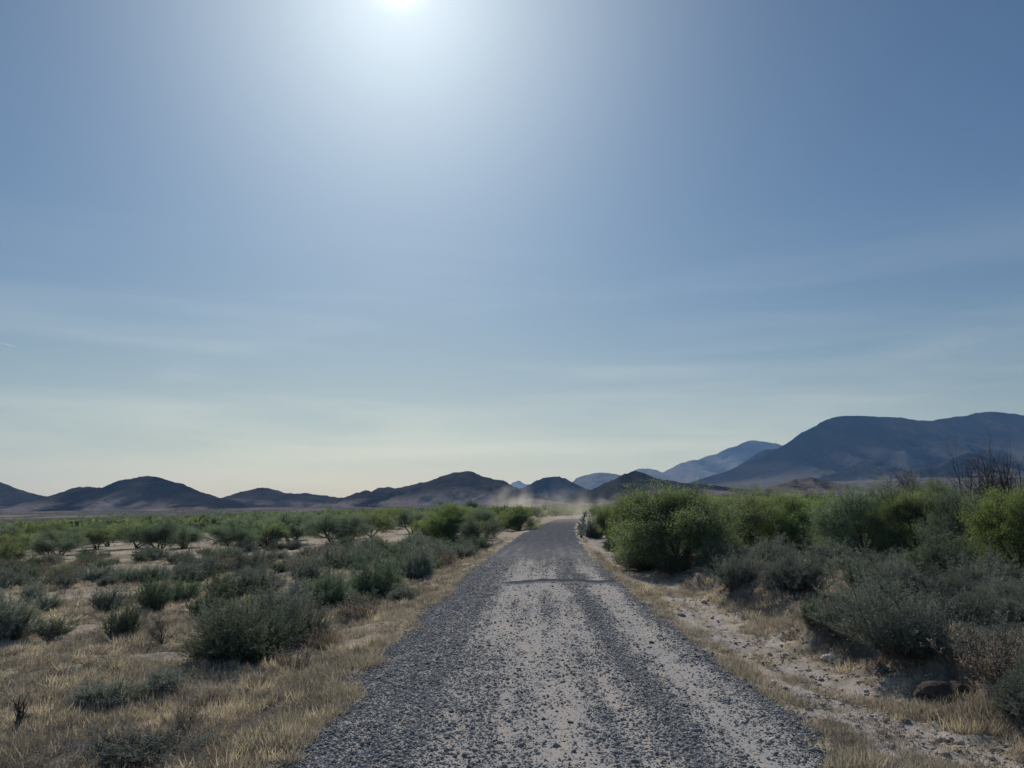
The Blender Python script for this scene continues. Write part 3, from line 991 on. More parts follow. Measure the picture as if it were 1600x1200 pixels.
# ------------------------------------------------------------------ the plants one can tell apart (foot in the photograph, width, height)
def named_plants():
    L = [
        # left of the road, near
        ('creosote_big', 378, 1044, 186, 104, 'largest dark bush of the left foreground, spreading over dry grass'),
        ('sage_big', 468, 1008, 100, 78, 'pale grey-green bush joined to the right end of the largest dark bush'),
        ('dry', 462, 1050, 80, 42, 'straw coloured bush in front of the pale grey-green bush at left'),
        ('creosote', 192, 1002, 64, 66, 'upright dark bush with a green foot, left of the largest dark bush'),
        ('sage_big', 8, 1002, 100, 76, 'wide grey bush cut off by the left edge of the photo'),
        ('sage', 74, 957, 40, 32, 'small round grey bush just above the tangle of dead branches'),
        ('sage', 50, 938, 36, 32, 'tiny round grey bush farther back from the tangle of dead branches'),
        ('sage', 170, 957, 58, 42, 'low dark grey bush behind the upright dark bush with a green foot'),
        ('creosote', 240, 958, 62, 55, 'dense greenish bush throwing its shadow to the right, behind the dry twiggy bush'),
        ('sage', 398, 932, 92, 50, 'broad grey bush standing alone behind the largest dark bush'),
        ('sage', 298, 905, 62, 46, 'dark small-crowned bush beside a bare tan patch at left'),
        ('sage', 480, 912, 58, 40, 'dark grey bush right of the broad grey bush standing alone'),
        ('creosote_big', 517, 952, 80, 58, 'dark green bush left of the pair at the road bend'),
        ('sage', 440, 968, 90, 50, 'grey bush between the pale grey-green bush and the dark green bush'),
        ('creosote_big', 592, 934, 88, 64, 'thick dark green bush beside the verge grass of the left road edge'),
        ('sage_big', 652, 906, 66, 54, 'grey bush behind the thick dark green bush on the left verge'),
        ('sage', 690, 885, 52, 38, 'grey bush nearest the white rocks at the left road edge'),
        ('dry', 560, 972, 80, 40, 'brown dry bush in front of the thick dark green bush on the left verge'),
        ('dry', 505, 1015, 70, 42, 'brown dry bush between the pale grey-green bush and the road'),
        ('creosote', 586, 866, 76, 24, 'low black-green mound of a bush on the left plain'),
        ('sage', 170, 1112, 110, 42, 'low sprawling dark bush just above the bottom left corner'),
        ('sage', 258, 1082, 80, 34, 'low dark bush right of the sprawling one at bottom left'),
        ('sage', 205, 1205, 150, 50, 'dark sprawling bush cut by the bottom edge at left'),
        ('dry', 285, 1150, 90, 40, 'dark dry bush in the grass near the bottom edge at left'),
        ('dry', 330, 1105, 80, 30, 'straw coloured low bush among grass below the largest dark bush'),
        ('dry', 405, 1075, 60, 26, 'small straw coloured bush under the largest dark bush'),
        ('sage', 320, 1180, 60, 28, 'small dark weed bush on the eroded cut at the bottom left'),
        # left of the road, middle distance
        ('tree_big', 705, 848, 96, 56, 'round green tree with many upright stems nearest the left of the road'),
        ('darktree', 748, 852, 66, 38, 'dark tree against the right flank of the round green tree'),
        ('tree_big', 811, 829, 68, 36, 'low dome shaped green tree at the far left edge of the road'),
        ('tree', 612, 826, 64, 32, 'green tree beyond the bare clearing of the left plain'),
        ('darktree', 455, 852, 84, 50, 'dark green tree with bare limbs left of the bare clearing'),
        ('tree', 380, 850, 64, 34, 'green tree with pale soil under its limbs on the left plain'),
        ('tree', 214, 856, 76, 38, 'bright green umbrella tree in the left tree line'),
        ('tree', 150, 858, 60, 34, 'dull green tree left of the bright umbrella tree'),
        ('tree', 62, 856, 84, 38, 'yellow-green tree with several dark trunks near the left edge'),
        ('darktree', 10, 858, 62, 36, 'dark tree at the very left edge of the photo'),
        ('darktree', 735, 800, 24, 18, 'small dark tree far off below the central hill'),
        ('tree', 840, 808, 26, 16, 'small green tree beside the far end of the road'),
        # right of the road
        ('tree_big', 1060, 892, 196, 112, 'largest bright green tree at right of the road'),
        ('paletree', 985, 868, 74, 92, 'yellow-green tree at the left shoulder of the largest tree'),
        ('tree', 950, 842, 56, 50, 'dull green tree behind the cholla at the road'),
        ('creosote_big', 928, 841, 34, 38, 'black-green bush touching the cholla at the road edge'),
        ('sage_big', 1156, 920, 92, 60, 'round dark grey bush on the bank in front of the largest tree'),
        ('creosote_big', 1122, 892, 84, 50, 'dark bush under the right side of the largest tree'),
        ('creosote_big', 1010, 893, 90, 40, 'low dark bush at the foot of the largest tree, nearest the road'),
        ('creosote', 1062, 896, 76, 38, 'low dark bush in the middle of the foot of the largest tree'),
        ('sage_big', 1242, 942, 118, 70, 'wide dark sage on top of the earth bank'),
        ('sage', 1205, 880, 70, 46, 'grey-green bush behind the wide dark sage'),
        ('creosote', 1275, 985, 52, 44, 'small dark bush growing down the earth bank'),
        ('sage', 1296, 890, 80, 48, 'green-grey bush left of the tiny white rock under the trees'),
        ('sage_big', 1345, 1000, 130, 84, 'pale sage in the thick of the right foreground scrub'),
        ('sage_big', 1418, 1056, 175, 104, 'biggest blue-grey sage overhanging the right ditch'),
        ('sage_big', 1400, 935, 110, 52, 'sage behind the biggest blue-grey one, with a bare patch beyond'),
        ('sage_big', 1500, 985, 120, 74, 'pale topped sage right of the biggest blue-grey one'),
        ('creosote', 1345, 925, 60, 44, 'dark bush between the wide dark sage and the pale sage'),
        ('sage_big', 1560, 1035, 130, 76, 'brownish sage at the right edge above the tall brown bush'),
        ('dry', 1560, 1112, 150, 92, 'tall fan shaped brown bush at the right edge above the dark mound'),
        ('sage_big', 1622, 1150, 130, 100, 'dark bush cut off by the lower right edge'),
        ('sage', 1555, 920, 90, 56, 'grey bush under the yellow-green tree at the right edge'),
        ('creosote_big', 1475, 910, 120, 78, 'tall dark bush with olive tips in front of the right tree wall'),
        ('paletree_big', 1602, 905, 145, 138, 'yellow-green tree cut off by the right edge'),
        ('tree_big', 1230, 862, 140, 86, 'bright green tree with a flat top right of the largest tree'),
        ('darktree_big', 1350, 868, 130, 104, 'dark green tree below the middle of the big mountain'),
        ('tree_big', 1430, 872, 120, 100, 'green tree in front of the bare dead tree'),
        ('darktree', 1165, 850, 80, 78, 'dark tree between the largest tree and the flat topped one'),
        ('darktree_big', 1520, 880, 130, 108, 'dark tree left of the yellow-green tree at the right edge'),
        ('tree', 1290, 842, 90, 72, 'green tree peeping over between the flat topped and the dark tree'),
        ('darktree', 1465, 850, 80, 98, 'dark tree with a rounded top beside the bare dead tree'),
    ]
    for kind, px, py, w, h, label in L:
        plant_px(kind, px, py, w, h, label)


# short names of the plants others can be described by
SHORT = {}
for _t in '''largest dark bush of the left foreground|the largest dark bush at left
upright dark bush with a green foot|the green-footed dark bush
wide grey bush cut off by the left edge|the wide bush at the left edge
dense greenish bush throwing|the dense greenish bush at left
broad grey bush standing alone|the broad lone grey bush
dark small-crowned bush beside|the dark bush by the bare patch
dark grey bush right of the broad|the dark grey bush mid left
dark green bush left of the pair|the dark green bush near the verge
thick dark green bush beside|the thick bush on the left verge
grey bush nearest the white rocks|the bush by the white rocks
low black-green mound|the low black-green mound bush
round green tree with many|the round green tree by the road
low dome shaped green tree|the dome shaped tree by the road
green tree beyond the bare clearing|the tree beyond the bare clearing
dark green tree with bare limbs|the dark tree with bare limbs
green tree with pale soil|the tree over pale soil
bright green umbrella tree|the bright umbrella tree
dull green tree left of the bright|the dull green tree at left
yellow-green tree with several|the many trunked tree at left
dark tree at the very left|the dark tree at the left edge
small dark tree far off below|the small tree below the hill
small green tree beside the far|the small tree at the road end
largest bright green tree|the largest tree at right
dull green tree behind the cholla|the tree behind the cholla
round dark grey bush on the bank|the round bush on the bank
wide dark sage on top|the wide sage on the bank
pale sage in the thick|the pale sage at right
biggest blue-grey sage|the biggest sage at right
tall dark bush with olive tips|the tall olive tipped bush
tall fan shaped brown bush|the fan shaped brown bush
yellow-green tree cut off|the yellow-green tree at right edge
bright green tree with a flat top|the flat topped tree
dark green tree below the middle|the dark tree below the mountain
green tree in front of the bare|the tree before the dead tree
dark tree left of the yellow-green|the dark tree near the right edge
small dark bush growing down|the small bush on the bank'''.split('\n'):
    _a, _b = _t.split('|')
    SHORT[_a] = _b
_ORD = ['', 'second ', 'third ', 'fourth ', 'fifth ', 'sixth ', 'seventh ', 'eighth ', 'ninth ', 'tenth ', 'eleventh ', 'twelfth ']


def project(x, y, z):
    dz = z - CAMZ
    f = y * _cp + dz * _sp
    return 800 + FPX * x / f, 600 - FPX * (-y * _sp + dz * _cp) / f


def label_fillers():
    """say of every plant of a crowd where it stands beside a plant one can name"""
    marks = []
    for o in C.objects:
        l = str(o.get('label') or '')
        for k, v in SHORT.items():
            if l.startswith(k) and 'group' not in o:
                marks.append((*project(*o.location), v))
    todo = {}
    for o in C.objects:
        if o.parent is None and 'group' in o and o.get('category') in ('bush', 'tree'):
            px, py = project(*o.location)
            d, m = min(((math.hypot((px - a) / 1.0, (py - b) * 2.2), (a, b, v)) for a, b, v in marks), key=lambda t: t[0])
            dx, dy = px - m[0], (py - m[1]) * 2.2
            rel = ('right of' if dx > 0 else 'left of') if abs(dx) > abs(dy) * .9 else ('behind' if dy < 0 else 'in front of')
            base = str(o['label'])
            first = base.replace('small ', '').split(' ')[0]
            big = o.scale[0] > (1.1 if o['category'] == 'tree' else 1.5)
            todo.setdefault(('large' if big else 'small', first, o['category'], rel, m[2]), []).append((d, o.name, o))
    for (sz, hue, cat, rel, mark), lst in todo.items():
        lst.sort()
        for i, (_, _, o) in enumerate(lst):
            o['label'] = f'{_ORD[min(i, 11)]}{sz} {hue} {cat} {rel} {mark}'


def free(x, y, rad):
    for a, b, r in TAKEN:
        if abs(a - x) < rad + r and abs(b - y) < rad + r and math.hypot(a - x, b - y) < (rad + r) * .72:
            return False
    return True


def in_view(x, y, m=.74):
    return y > 2 and abs(x) < y * m + 2


def scatter_plants():
    g = np.random.default_rng(55)

    def fill(n, kinds, xr, yr, wr, hr, label, group, dens=None, gap=3.2, logy=True):
        c = t = 0
        while c < n and t < n * 60:
            t += 1
            y = math.exp(g.uniform(math.log(yr[0]), math.log(yr[1]))) if logy else g.uniform(*yr)
            x = g.uniform(xr[0], xr[1]) * y if xr[2] == 'u' else g.uniform(xr[0], xr[1])
            s = x - float(road_x(y))
            if abs(s) < gap or not in_view(x, y):
                continue
            w = g.uniform(*wr)
            h = w * g.uniform(*hr)
            if clear_mask(np.array([x]), np.array([y]))[0] > .25:
                continue
            if dens is not None and g.random() > dens(x, y):
                continue
            if not free(x, y, w * .5):
                continue
            k = kinds[int(g.integers(len(kinds)))]
            plant(k, x, y, w, h, ('straw' + label[0][4:] if k == 'dry' else label[1 if k in ('creosote', 'darktree') else 0]) if isinstance(label, tuple) else label, group)
            c += 1
        return c
    # scrub of the left plain
    fill(18, ['sage', 'sage', 'creosote'], (-.68, -.05, 'u'), (17, 30), (.7, 1.3), (.5, .7),
         ('grey bush dotted over the open tan ground at left', 'olive bush dotted over the open tan ground at left'), 'scattered bushes on the open ground at left',
         lambda x, y: .2 + .8 * (float(vn(x * .22, y * .22, 2)) > .5))
    fill(165, ['sage', 'sage', 'creosote', 'creosote', 'dry'], (-.70, -.03, 'u'), (31, 58), (.8, 1.9), (.46, .62),
         ('grey bush in the belt of scrub before the left tree line', 'olive bush in the belt of scrub before the left tree line'), 'bushes of the scrub belt at left', gap=3.6, dens=lambda x, y: .16 + .84 * (float(fbm(x * .16, y * .22, 2, 33)) > .47))
    # left tree line
    fill(110, ['tree', 'darktree', 'tree', 'darktree'], (-.72, -.02, 'u'), (52, 190), (2.8, 5.2), (.44, .58),
         ('green tree of the left tree line', 'dark tree of the left tree line'), 'trees of the left tree line', gap=5)
    # right side
    fill(36, ['sage_big', 'sage', 'creosote'], (.22, .74, 'u'), (13, 32), (.9, 1.6), (.45, .62),
         ('grey bush of the thicket at right', 'olive bush of the thicket at right'), 'bushes of the thicket at right', lambda x, y: float(x > 6.6 + .02 * y), gap=6.2)
    fill(12, ['creosote', 'sage'], (.02, .5, 'u'), (28, 60), (.9, 1.6), (.5, .7),
         ('grey bush along the right verge farther on', 'olive bush along the right verge farther on'), 'bushes of the far right verge', gap=3.4, dens=lambda x, y: float(x - road_x(y) < 7))
    fill(95, ['tree', 'tree', 'darktree', 'paletree'], (.09, .74, 'u'), (30, 130), (3.4, 5.4), (.50, .62),
         ('green tree of the dense wood at right', 'dark tree of the dense wood at right'), 'trees of the wood at right', gap=5.5, dens=lambda x, y: float(x - road_x(y) > 6 + y * .02))
    fill(36, ['tree', 'darktree', 'tree'], (-.1, .5, 'u'), (110, 330), (3.4, 5.5), (.5, .62),
         ('small green tree far off near the end of the road', 'small dark tree far off near the end of the road'), 'small trees near the end of the road', gap=6)


def far_scrub():
    """desert scrub beyond the single trees: one mass of small crowns"""
    g = np.random.default_rng(77)
    n = 9000
    r = np.exp(g.uniform(np.log(150), np.log(1900), n * 2))
    u = g.uniform(-.95, .95, n * 2)
    y = r / np.sqrt(1 + u * u)
    x = u * y
    ok = (np.abs(x - road_x(y)) > 6) & (clear_mask(x, y) < .3) & (vn(x * .012, y * .012, 4) + .25 * vn(x * .05, y * .05, 5) > .42 + .18 * ss(250, 900, r))
    x, y, r = x[ok][:n], y[ok][:n], r[ok][:n]
    n = len(x)
    z = H(x, y)
    w = g.uniform(1.0, 2.3, n) * (1 + .3 * ss(300, 1000, r)) * np.where(r < 420, 1.25, 1)
    h = w * g.uniform(.6, 1.0, n) * .9
    k = 46
    ci = np.repeat(np.arange(n), k)
    a = g.uniform(0, 2 * np.pi, n * k)
    rr = np.sqrt(g.random(n * k))
    zz = g.random(n * k) ** .7
    lim = np.sqrt(np.clip(1 - zz ** 2, .05, 1))
    P = np.stack([x[ci] + np.cos(a) * rr * lim * w[ci], y[ci] + np.sin(a) * rr * lim * w[ci], z[ci] + zz * h[ci] * 1.15], 1)
    D = g.normal(0, 1, (n * k, 3)) + np.array([0, 0, .6])
    V, F = leaves(P, D, (w * .42)[ci] * g.uniform(.6, 1.3, n * k), (w * .13)[ci] * g.uniform(.6, 1.3, n * k), g)
    v = np.repeat(np.clip(g.random(n)[ci] * .7 + g.random(n * k) * .3, 0, 1), 4)
    me = tri_mesh('far_scrub', V, F, {'v': v})
    M = leaf_mat('far_scrub_leaf', (.055, .070, .045), (.125, .155, .080), .4, (1.4, 1.45, .8), 0)
    return tag(link('far_scrub', me, M), 'green and grey scrub covering the distant plain', 'scrub', kind='stuff')


def dry_grass():
    g = np.random.default_rng(91)
    n = 60000
    y = np.exp(g.uniform(np.log(5.2), np.log(62), n * 3))
    u = g.uniform(-.72, .72, n * 3)
    x = u * y
    s = x - road_x(y)
    a = np.abs(s)
    e = np.where(s < 0, road_edge(y, -1), road_edge(y, 1))
    verge = ss(-.05, .25, a - e) * (1 - ss(1.2, 2.4, a - e))
    ditch = (s > 2.95) * (s < 4.5) * (vn(x * 1.2, y * .8, 6) > .30)
    patch = fbm(x * .35, y * .35, 3, 14)
    d = np.where(s < 0, .25 + .75 * ss(.42, .55, patch), .22 + .5 * ss(.42, .55, patch))
    d = np.maximum(d, verge * .78)
    d = d * (1 - .94 * ditch) * (a > e - .02) * (1 - .9 * clear_mask(x, y)) * (.06 + .94 * ss(.40, .56, fbm(x * 1.9, y * 1.9, 3, 15)))
    d = d * (1 - .6 * ss(25, 60, y))
    ok = g.random(n * 3) < d
    x, y = x[ok][:n], y[ok][:n]
    n = len(x)
    z = H(x, y)
    k = 13
    ci = np.repeat(np.arange(n), k)
    hgt = (.035 + .115 * g.random(n) ** 2.6 + .05 * ss(.5, .65, fbm(x * .6, y * .6, 2, 16))) * (1 + .4 * ss(15, 50, y))
    D = g.normal(0, .55, (n * k, 3)) + np.array([0, 0, 1.0])
    D[:, 2] = np.abs(D[:, 2])
    off = g.normal(0, .045, (n * k, 2)) * (1 + .8 * ss(10, 40, y))[ci][:, None]
    P = np.stack([x[ci] + off[:, 0], y[ci] + off[:, 1], z[ci] - .01], 1)
    V, F = leaves(P, D, hgt[ci] * g.uniform(.6, 1.4, n * k), (.0035 + .0022 * ss(8, 30, y) * 2)[ci] * g.uniform(.7, 1.3, n * k), g)
    v = np.repeat(np.clip(g.random(n)[ci] * .6 + g.random(n * k) * .4, 0, 1), 4)
    me = tri_mesh('dry_grass', V, F, {'v': v})
    M = leaf_mat('dry_grass_blade', (.19, .162, .122), (.50, .425, .32), .4, (1.1, 1.05, .9), 0)
    return tag(link('dry_grass', me, M), 'tawny dry grass on the verges and open ground', 'grass', kind='stuff')


def tussocks():
    g = np.random.default_rng(95)
    n = 1500
    y = np.exp(g.uniform(np.log(5.4), np.log(45), n * 12))
    x = g.uniform(-.72, .72, n * 12) * y
    s = x - road_x(y)
    e = np.where(s < 0, road_edge(y, -1), road_edge(y, 1))
    a = np.abs(s) - e
    d = ss(.46, .60, fbm(x * .5, y * .5, 3, 51)) * ss(.05, .4, a) * np.where((s > 3.4) & (s < 4.5), .15, 1) * (1 - clear_mask(x, y))
    ok = g.random(n * 12) < d
    x, y = x[ok][:n], y[ok][:n]
    n = len(x)
    z = H(x, y)
    k = 60
    ci = np.repeat(np.arange(n), k)
    hh = g.uniform(.08, .24, n)
    D = g.normal(0, .5, (n * k, 3)) + np.array([0, 0, 1.0]) + g.normal(0, .25, (n, 3))[ci]
    D[:, 2] = np.abs(D[:, 2]) + .1
    off = g.normal(0, .32, (n * k, 2)) * hh[ci][:, None]
    P = np.stack([x[ci] + off[:, 0], y[ci] + off[:, 1], z[ci] - .01], 1)
    V, F = leaves(P, D, hh[ci] * g.uniform(.5, 1.25, n * k), (.003 + .004 * ss(8, 30, y))[ci] * g.uniform(.7, 1.3, n * k), g)
    v = np.repeat(np.clip(g.random(n)[ci] * .7 + g.random(n * k) * .3, 0, 1), 4)
    me = tri_mesh('grass_tussocks', V, F, {'v': v})
    M = leaf_mat('tussock_blade', (.20, .165, .12), (.58, .49, .36), .42, (1.15, 1.1, .9), 0)
    return tag(link('grass_tussocks', me, M), 'taller clumps of bleached dry grass', 'grass', kind='stuff')


def dead_weeds():
    g = np.random.default_rng(97)
    n = 15000
    y = np.exp(g.uniform(np.log(5.2), np.log(55), n * 6))
    u = g.uniform(-.72, .72, n * 6)
    x = u * y
    s = x - road_x(y)
    e = np.where(s < 0, road_edge(y, -1), road_edge(y, 1))
    a = np.abs(s) - e
    d = ss(.40, .56, fbm(x * .8, y * .8, 3, 41)) * ss(.1, .6, a) * (1 - .8 * clear_mask(x, y))
    d = d * np.where((s > 2.9) & (s < 4.5), .10, 1) * np.where(s > 2.4, 1.0, .6)
    ok = g.random(n * 6) < d
    x, y = x[ok][:n], y[ok][:n]
    n = len(x)
    z = H(x, y)
    k = 34
    ci = np.repeat(np.arange(n), k)
    hh = g.uniform(.05, .17, n) * (1 + .3 * ss(12, 40, y))
    ww = hh * g.uniform(.9, 1.8, n)
    D = g.normal(0, .8, (n * k, 3)) + np.array([0, 0, .55])
    D[:, 2] = np.abs(D[:, 2])
    off = g.normal(0, .42, (n * k, 2)) * ww[ci][:, None]
    P = np.stack([x[ci] + off[:, 0], y[ci] + off[:, 1], z[ci] + g.random(n * k) ** 1.5 * hh[ci] * .8 - .01], 1)
    V, F = leaves(P, D, hh[ci] * g.uniform(.35, .8, n * k), (.0035 + .006 * ss(8, 35, y))[ci] * g.uniform(.7, 1.3, n * k), g)
    v = np.repeat(np.clip(g.random(n)[ci] * .75 + g.random(n * k) * .25, 0, 1), 4)
    me = tri_mesh('dead_weeds', V, F, {'v': v})
    M = leaf_mat('dead_weed_stalk', (.075, .072, .066), (.27, .23, .185), .25, (1.1, 1.05, .95), 0)
    return tag(link('dead_weeds', me, M), 'low grey brown dead weeds matted on the banks and open ground', 'weeds', kind='stuff')


def soil_clods():
    g = np.random.default_rng(93)
    n = 12000
    y = np.exp(g.uniform(np.log(5.5), np.log(40), n * 3))
    u = g.uniform(-.7, .7, n * 3)
    x = u * y
    s = x - road_x(y)
    w = np.exp(-((s - 5.2) / .9) ** 2) + .35 * np.exp(-((s - 3.8) / .7) ** 2) + .10
    ok = (g.random(n * 3) < w) & (np.abs(s) > 2.9)
    x, y = x[ok][:n], y[ok][:n]
    n = len(x)
    size = np.exp(g.normal(np.log(.016), .55, n)).clip(.006, .08)
    z = H(x, y) + size * .25
    phi = (1 + 5 ** .5) / 2
    b = np.array([[-1, phi, 0], [1, phi, 0], [-1, -phi, 0], [1, -phi, 0], [0, -1, phi], [0, 1, phi], [0, -1, -phi], [0, 1, -phi], [phi, 0, -1], [phi, 0, 1], [-phi, 0, -1], [-phi, 0, 1]]) / 1.9
    f = np.array([[0, 11, 5], [0, 5, 1], [0, 1, 7], [0, 7, 10], [0, 10, 11], [1, 5, 9], [5, 11, 4], [11, 10, 2], [10, 7, 6], [7, 1, 8], [3, 9, 4], [3, 4, 2], [3, 2, 6], [3, 6, 8], [3, 8, 9], [4, 9, 5], [2, 4, 11], [6, 2, 10], [8, 6, 7], [9, 8, 1]])
    P = b[None] * g.uniform(.65, 1.2, (n, 12, 1)) * np.stack([g.uniform(.8, 1.6, n), g.uniform(.8, 1.4, n), g.uniform(.5, .8, n)], 1)[:, None]
    V = P * size[:, None, None] + np.stack([x, y, z], 1)[:, None]
    F = (f[None] + (np.arange(n) * 12)[:, None, None]).reshape(-1, 3)
    me = tri_mesh('soil_clods', V.reshape(-1, 3), F, {'v': np.repeat(g.random(n), 12)})
    M = Mat('dry_clod', .95, .1)
    M.color(M.mix(M.attr('v'), (.10, .08, .068), (.34, .29, .255)))
    return tag(link('soil_clods', me, M.m), 'clods and pebbles on the banks beside the road', 'clods', kind='stuff')


# ------------------------------------------------------------------ single small things
def rock_mesh(seed, rx, ry, rz, rough=.28):
    import bmesh
    bm = bmesh.new()
    bmesh.ops.create_icosphere(bm, subdivisions=3, radius=1)
    co = np.array([v.co[:] for v in bm.verts])
    q = fbm(co[:, 0] * 1.3 + seed, co[:, 1] * 1.3 + co[:, 2] * 1.7, 3, seed) - .5
    q2 = fbm(co[:, 0] * 4 + seed, co[:, 2] * 4 + co[:, 1] * 3, 3, seed + 3) - .5
    co *= (1 + q * rough * 3 + q2 * rough)[:, None]
    co[:, 2] = np.maximum(co[:, 2], -.45)
    co *= (rx, ry, rz)
    co[:, 2] += rz * .25
    for v, c in zip(bm.verts, co):
        v.co = c
    me = bpy.data.meshes.new('rock')
    bm.to_mesh(me)
    bm.free()
    return me


def small_things():
    M = Mat('white_quartz', .8, .2)
    M.color(M.mix(M.noise(22, 4), (.42, .40, .37), (.80, .78, .74)))
    Mb = Mat('red_brown_earth', .95, .1)
    Mb.color(M_noise := Mb.mix(Mb.noise(16, 5, .7), (.032, .024, .022), (.085, .062, .053)))
    Mb.bump(Mb.noise(30, 5, .7), .8, .02)
    rocks = [(1294, 1030, .12, .085, .06, 'white rock at the foot of the scrub by the right ditch'),
             (667, 899, .085, .07, .07, 'white rock under the bushes at the left road edge, nearest of the three'),
             (700, 869, .17, .1, .06, 'flat white rock at the left road edge, middle one of three'),
             (728, 868, .17, .1, .06, 'flat white rock at the left road edge, farthest of three'),
             (1247, 863, .10, .08, .12, 'small white rock under the trees at right'),
             (589, 873, .42, .2, .06, 'flat pale stone below the black-green mound of a bush'),
             (1022, 1010, .05, .04, .03, 'pale stone lying on the wheel track of the road')]
    for i, (px, py, a, b, c, lab) in enumerate(rocks):
        single('rock', rock_mesh(i + 2, a, b, c), M.m, px, py, lab, 'rock', rot=i * 1.3)
    single('earth_mound', rock_mesh(33, .30, .22, .19, .30), Mb.m, 1474, 1094, 'dark red-brown lump of earth under the fan shaped brown bush', 'earth mound')
    for i, (px, py, q, lab) in enumerate([(1018, 1006, .9, 'dark stone lump on the right wheel track, larger'), (1090, 1028, .7, 'dark stone lump on the right half of the road, smaller')]):
        single('rock', rock_mesh(50 + i, .055, .05, .04), Mb.m, px, py, lab, 'rock', scale=q)
    for o in [o for o in C.objects if o.name.startswith('rock') and 'lying on the wheel' in str(o.get('label'))]:
        bpy.data.objects.remove(o)
    bark = MATS['bark']
    # dead wood
    for i, (px, py, w, h, n, lev, r, dr, sp, lab, nm, cat) in enumerate([
        (65, 1012, 78, 32, 14, 2, .016, .5, 1.5, 'tangle of dead arching branches lying on the open ground at left', 'dead_bush', 'dead bush'),
        (248, 1012, 62, 48, 12, 3, .010, .0, .9, 'reddish leafless bush between the upright dark bush and the largest dark bush', 'dead_bush', 'dead bush'),
        (25, 1142, 38, 48, 3, 1, .026, .0, .6, 'dead forked stick standing near the bottom left corner', 'dead_branch', 'branch'),
        (10, 896, 60, 48, 5, 2, .03, .25, 1.1, 'dead dark branches arching up at the left edge of the photo', 'dead_bush', 'dead bush'),
        (1452, 842, 130, 120, 7, 4, .12, .0, 1.1, 'bare dead tree rising above the wood at right', 'dead_tree', 'dead tree'),
        (1412, 838, 90, 92, 6, 4, .10, .0, 1.2, 'low bare dead tree left of the taller dead one', 'dead_tree', 'dead tree'),
        (1590, 872, 190, 178, 16, 3, .095, .0, .85, 'leafless twiggy tree above the yellow-green tree at the right edge', 'dead_tree', 'dead tree'),
        (283, 853, 62, 34, 8, 3, .10, .1, 1.1, 'grey leafless tree in the left tree line', 'dead_tree', 'dead tree'),
        (420, 860, 44, 30, 8, 3, .10, .1, 1.2, 'leafless limbs beside the dark green tree at left', 'dead_tree', 'dead tree'),
        (330, 950, 40, 22, 8, 2, .008, .1, 1.2, 'small brown dead weed in the open behind the largest dark bush', 'dead_bush', 'dead bush'),
        (95, 930, 40, 18, 8, 2, .008, .1, 1.3, 'small leafless grey weed far left of the dense greenish bush', 'dead_bush', 'dead bush'),
        (660, 800, 10, 14, 3, 2, .05, 0, .5, 'tiny bare snag beyond the round green tree', 'dead_tree', 'dead tree'),
    ]):
        x, y, m = ground_at(px, py)
        V, F = bare_mesh(300 + i, n, h * m, w * m, lev, r, dr, sp)
        o = link(nm, tri_mesh(nm, V, F), bark if i != 1 else MATS['wood'], loc=(x, y + w * m * .2, h1(x, y + w * m * .2)))
        tag(o, lab, cat)
        TAKEN.append((x, y + w * m * .2, w * m * .3))


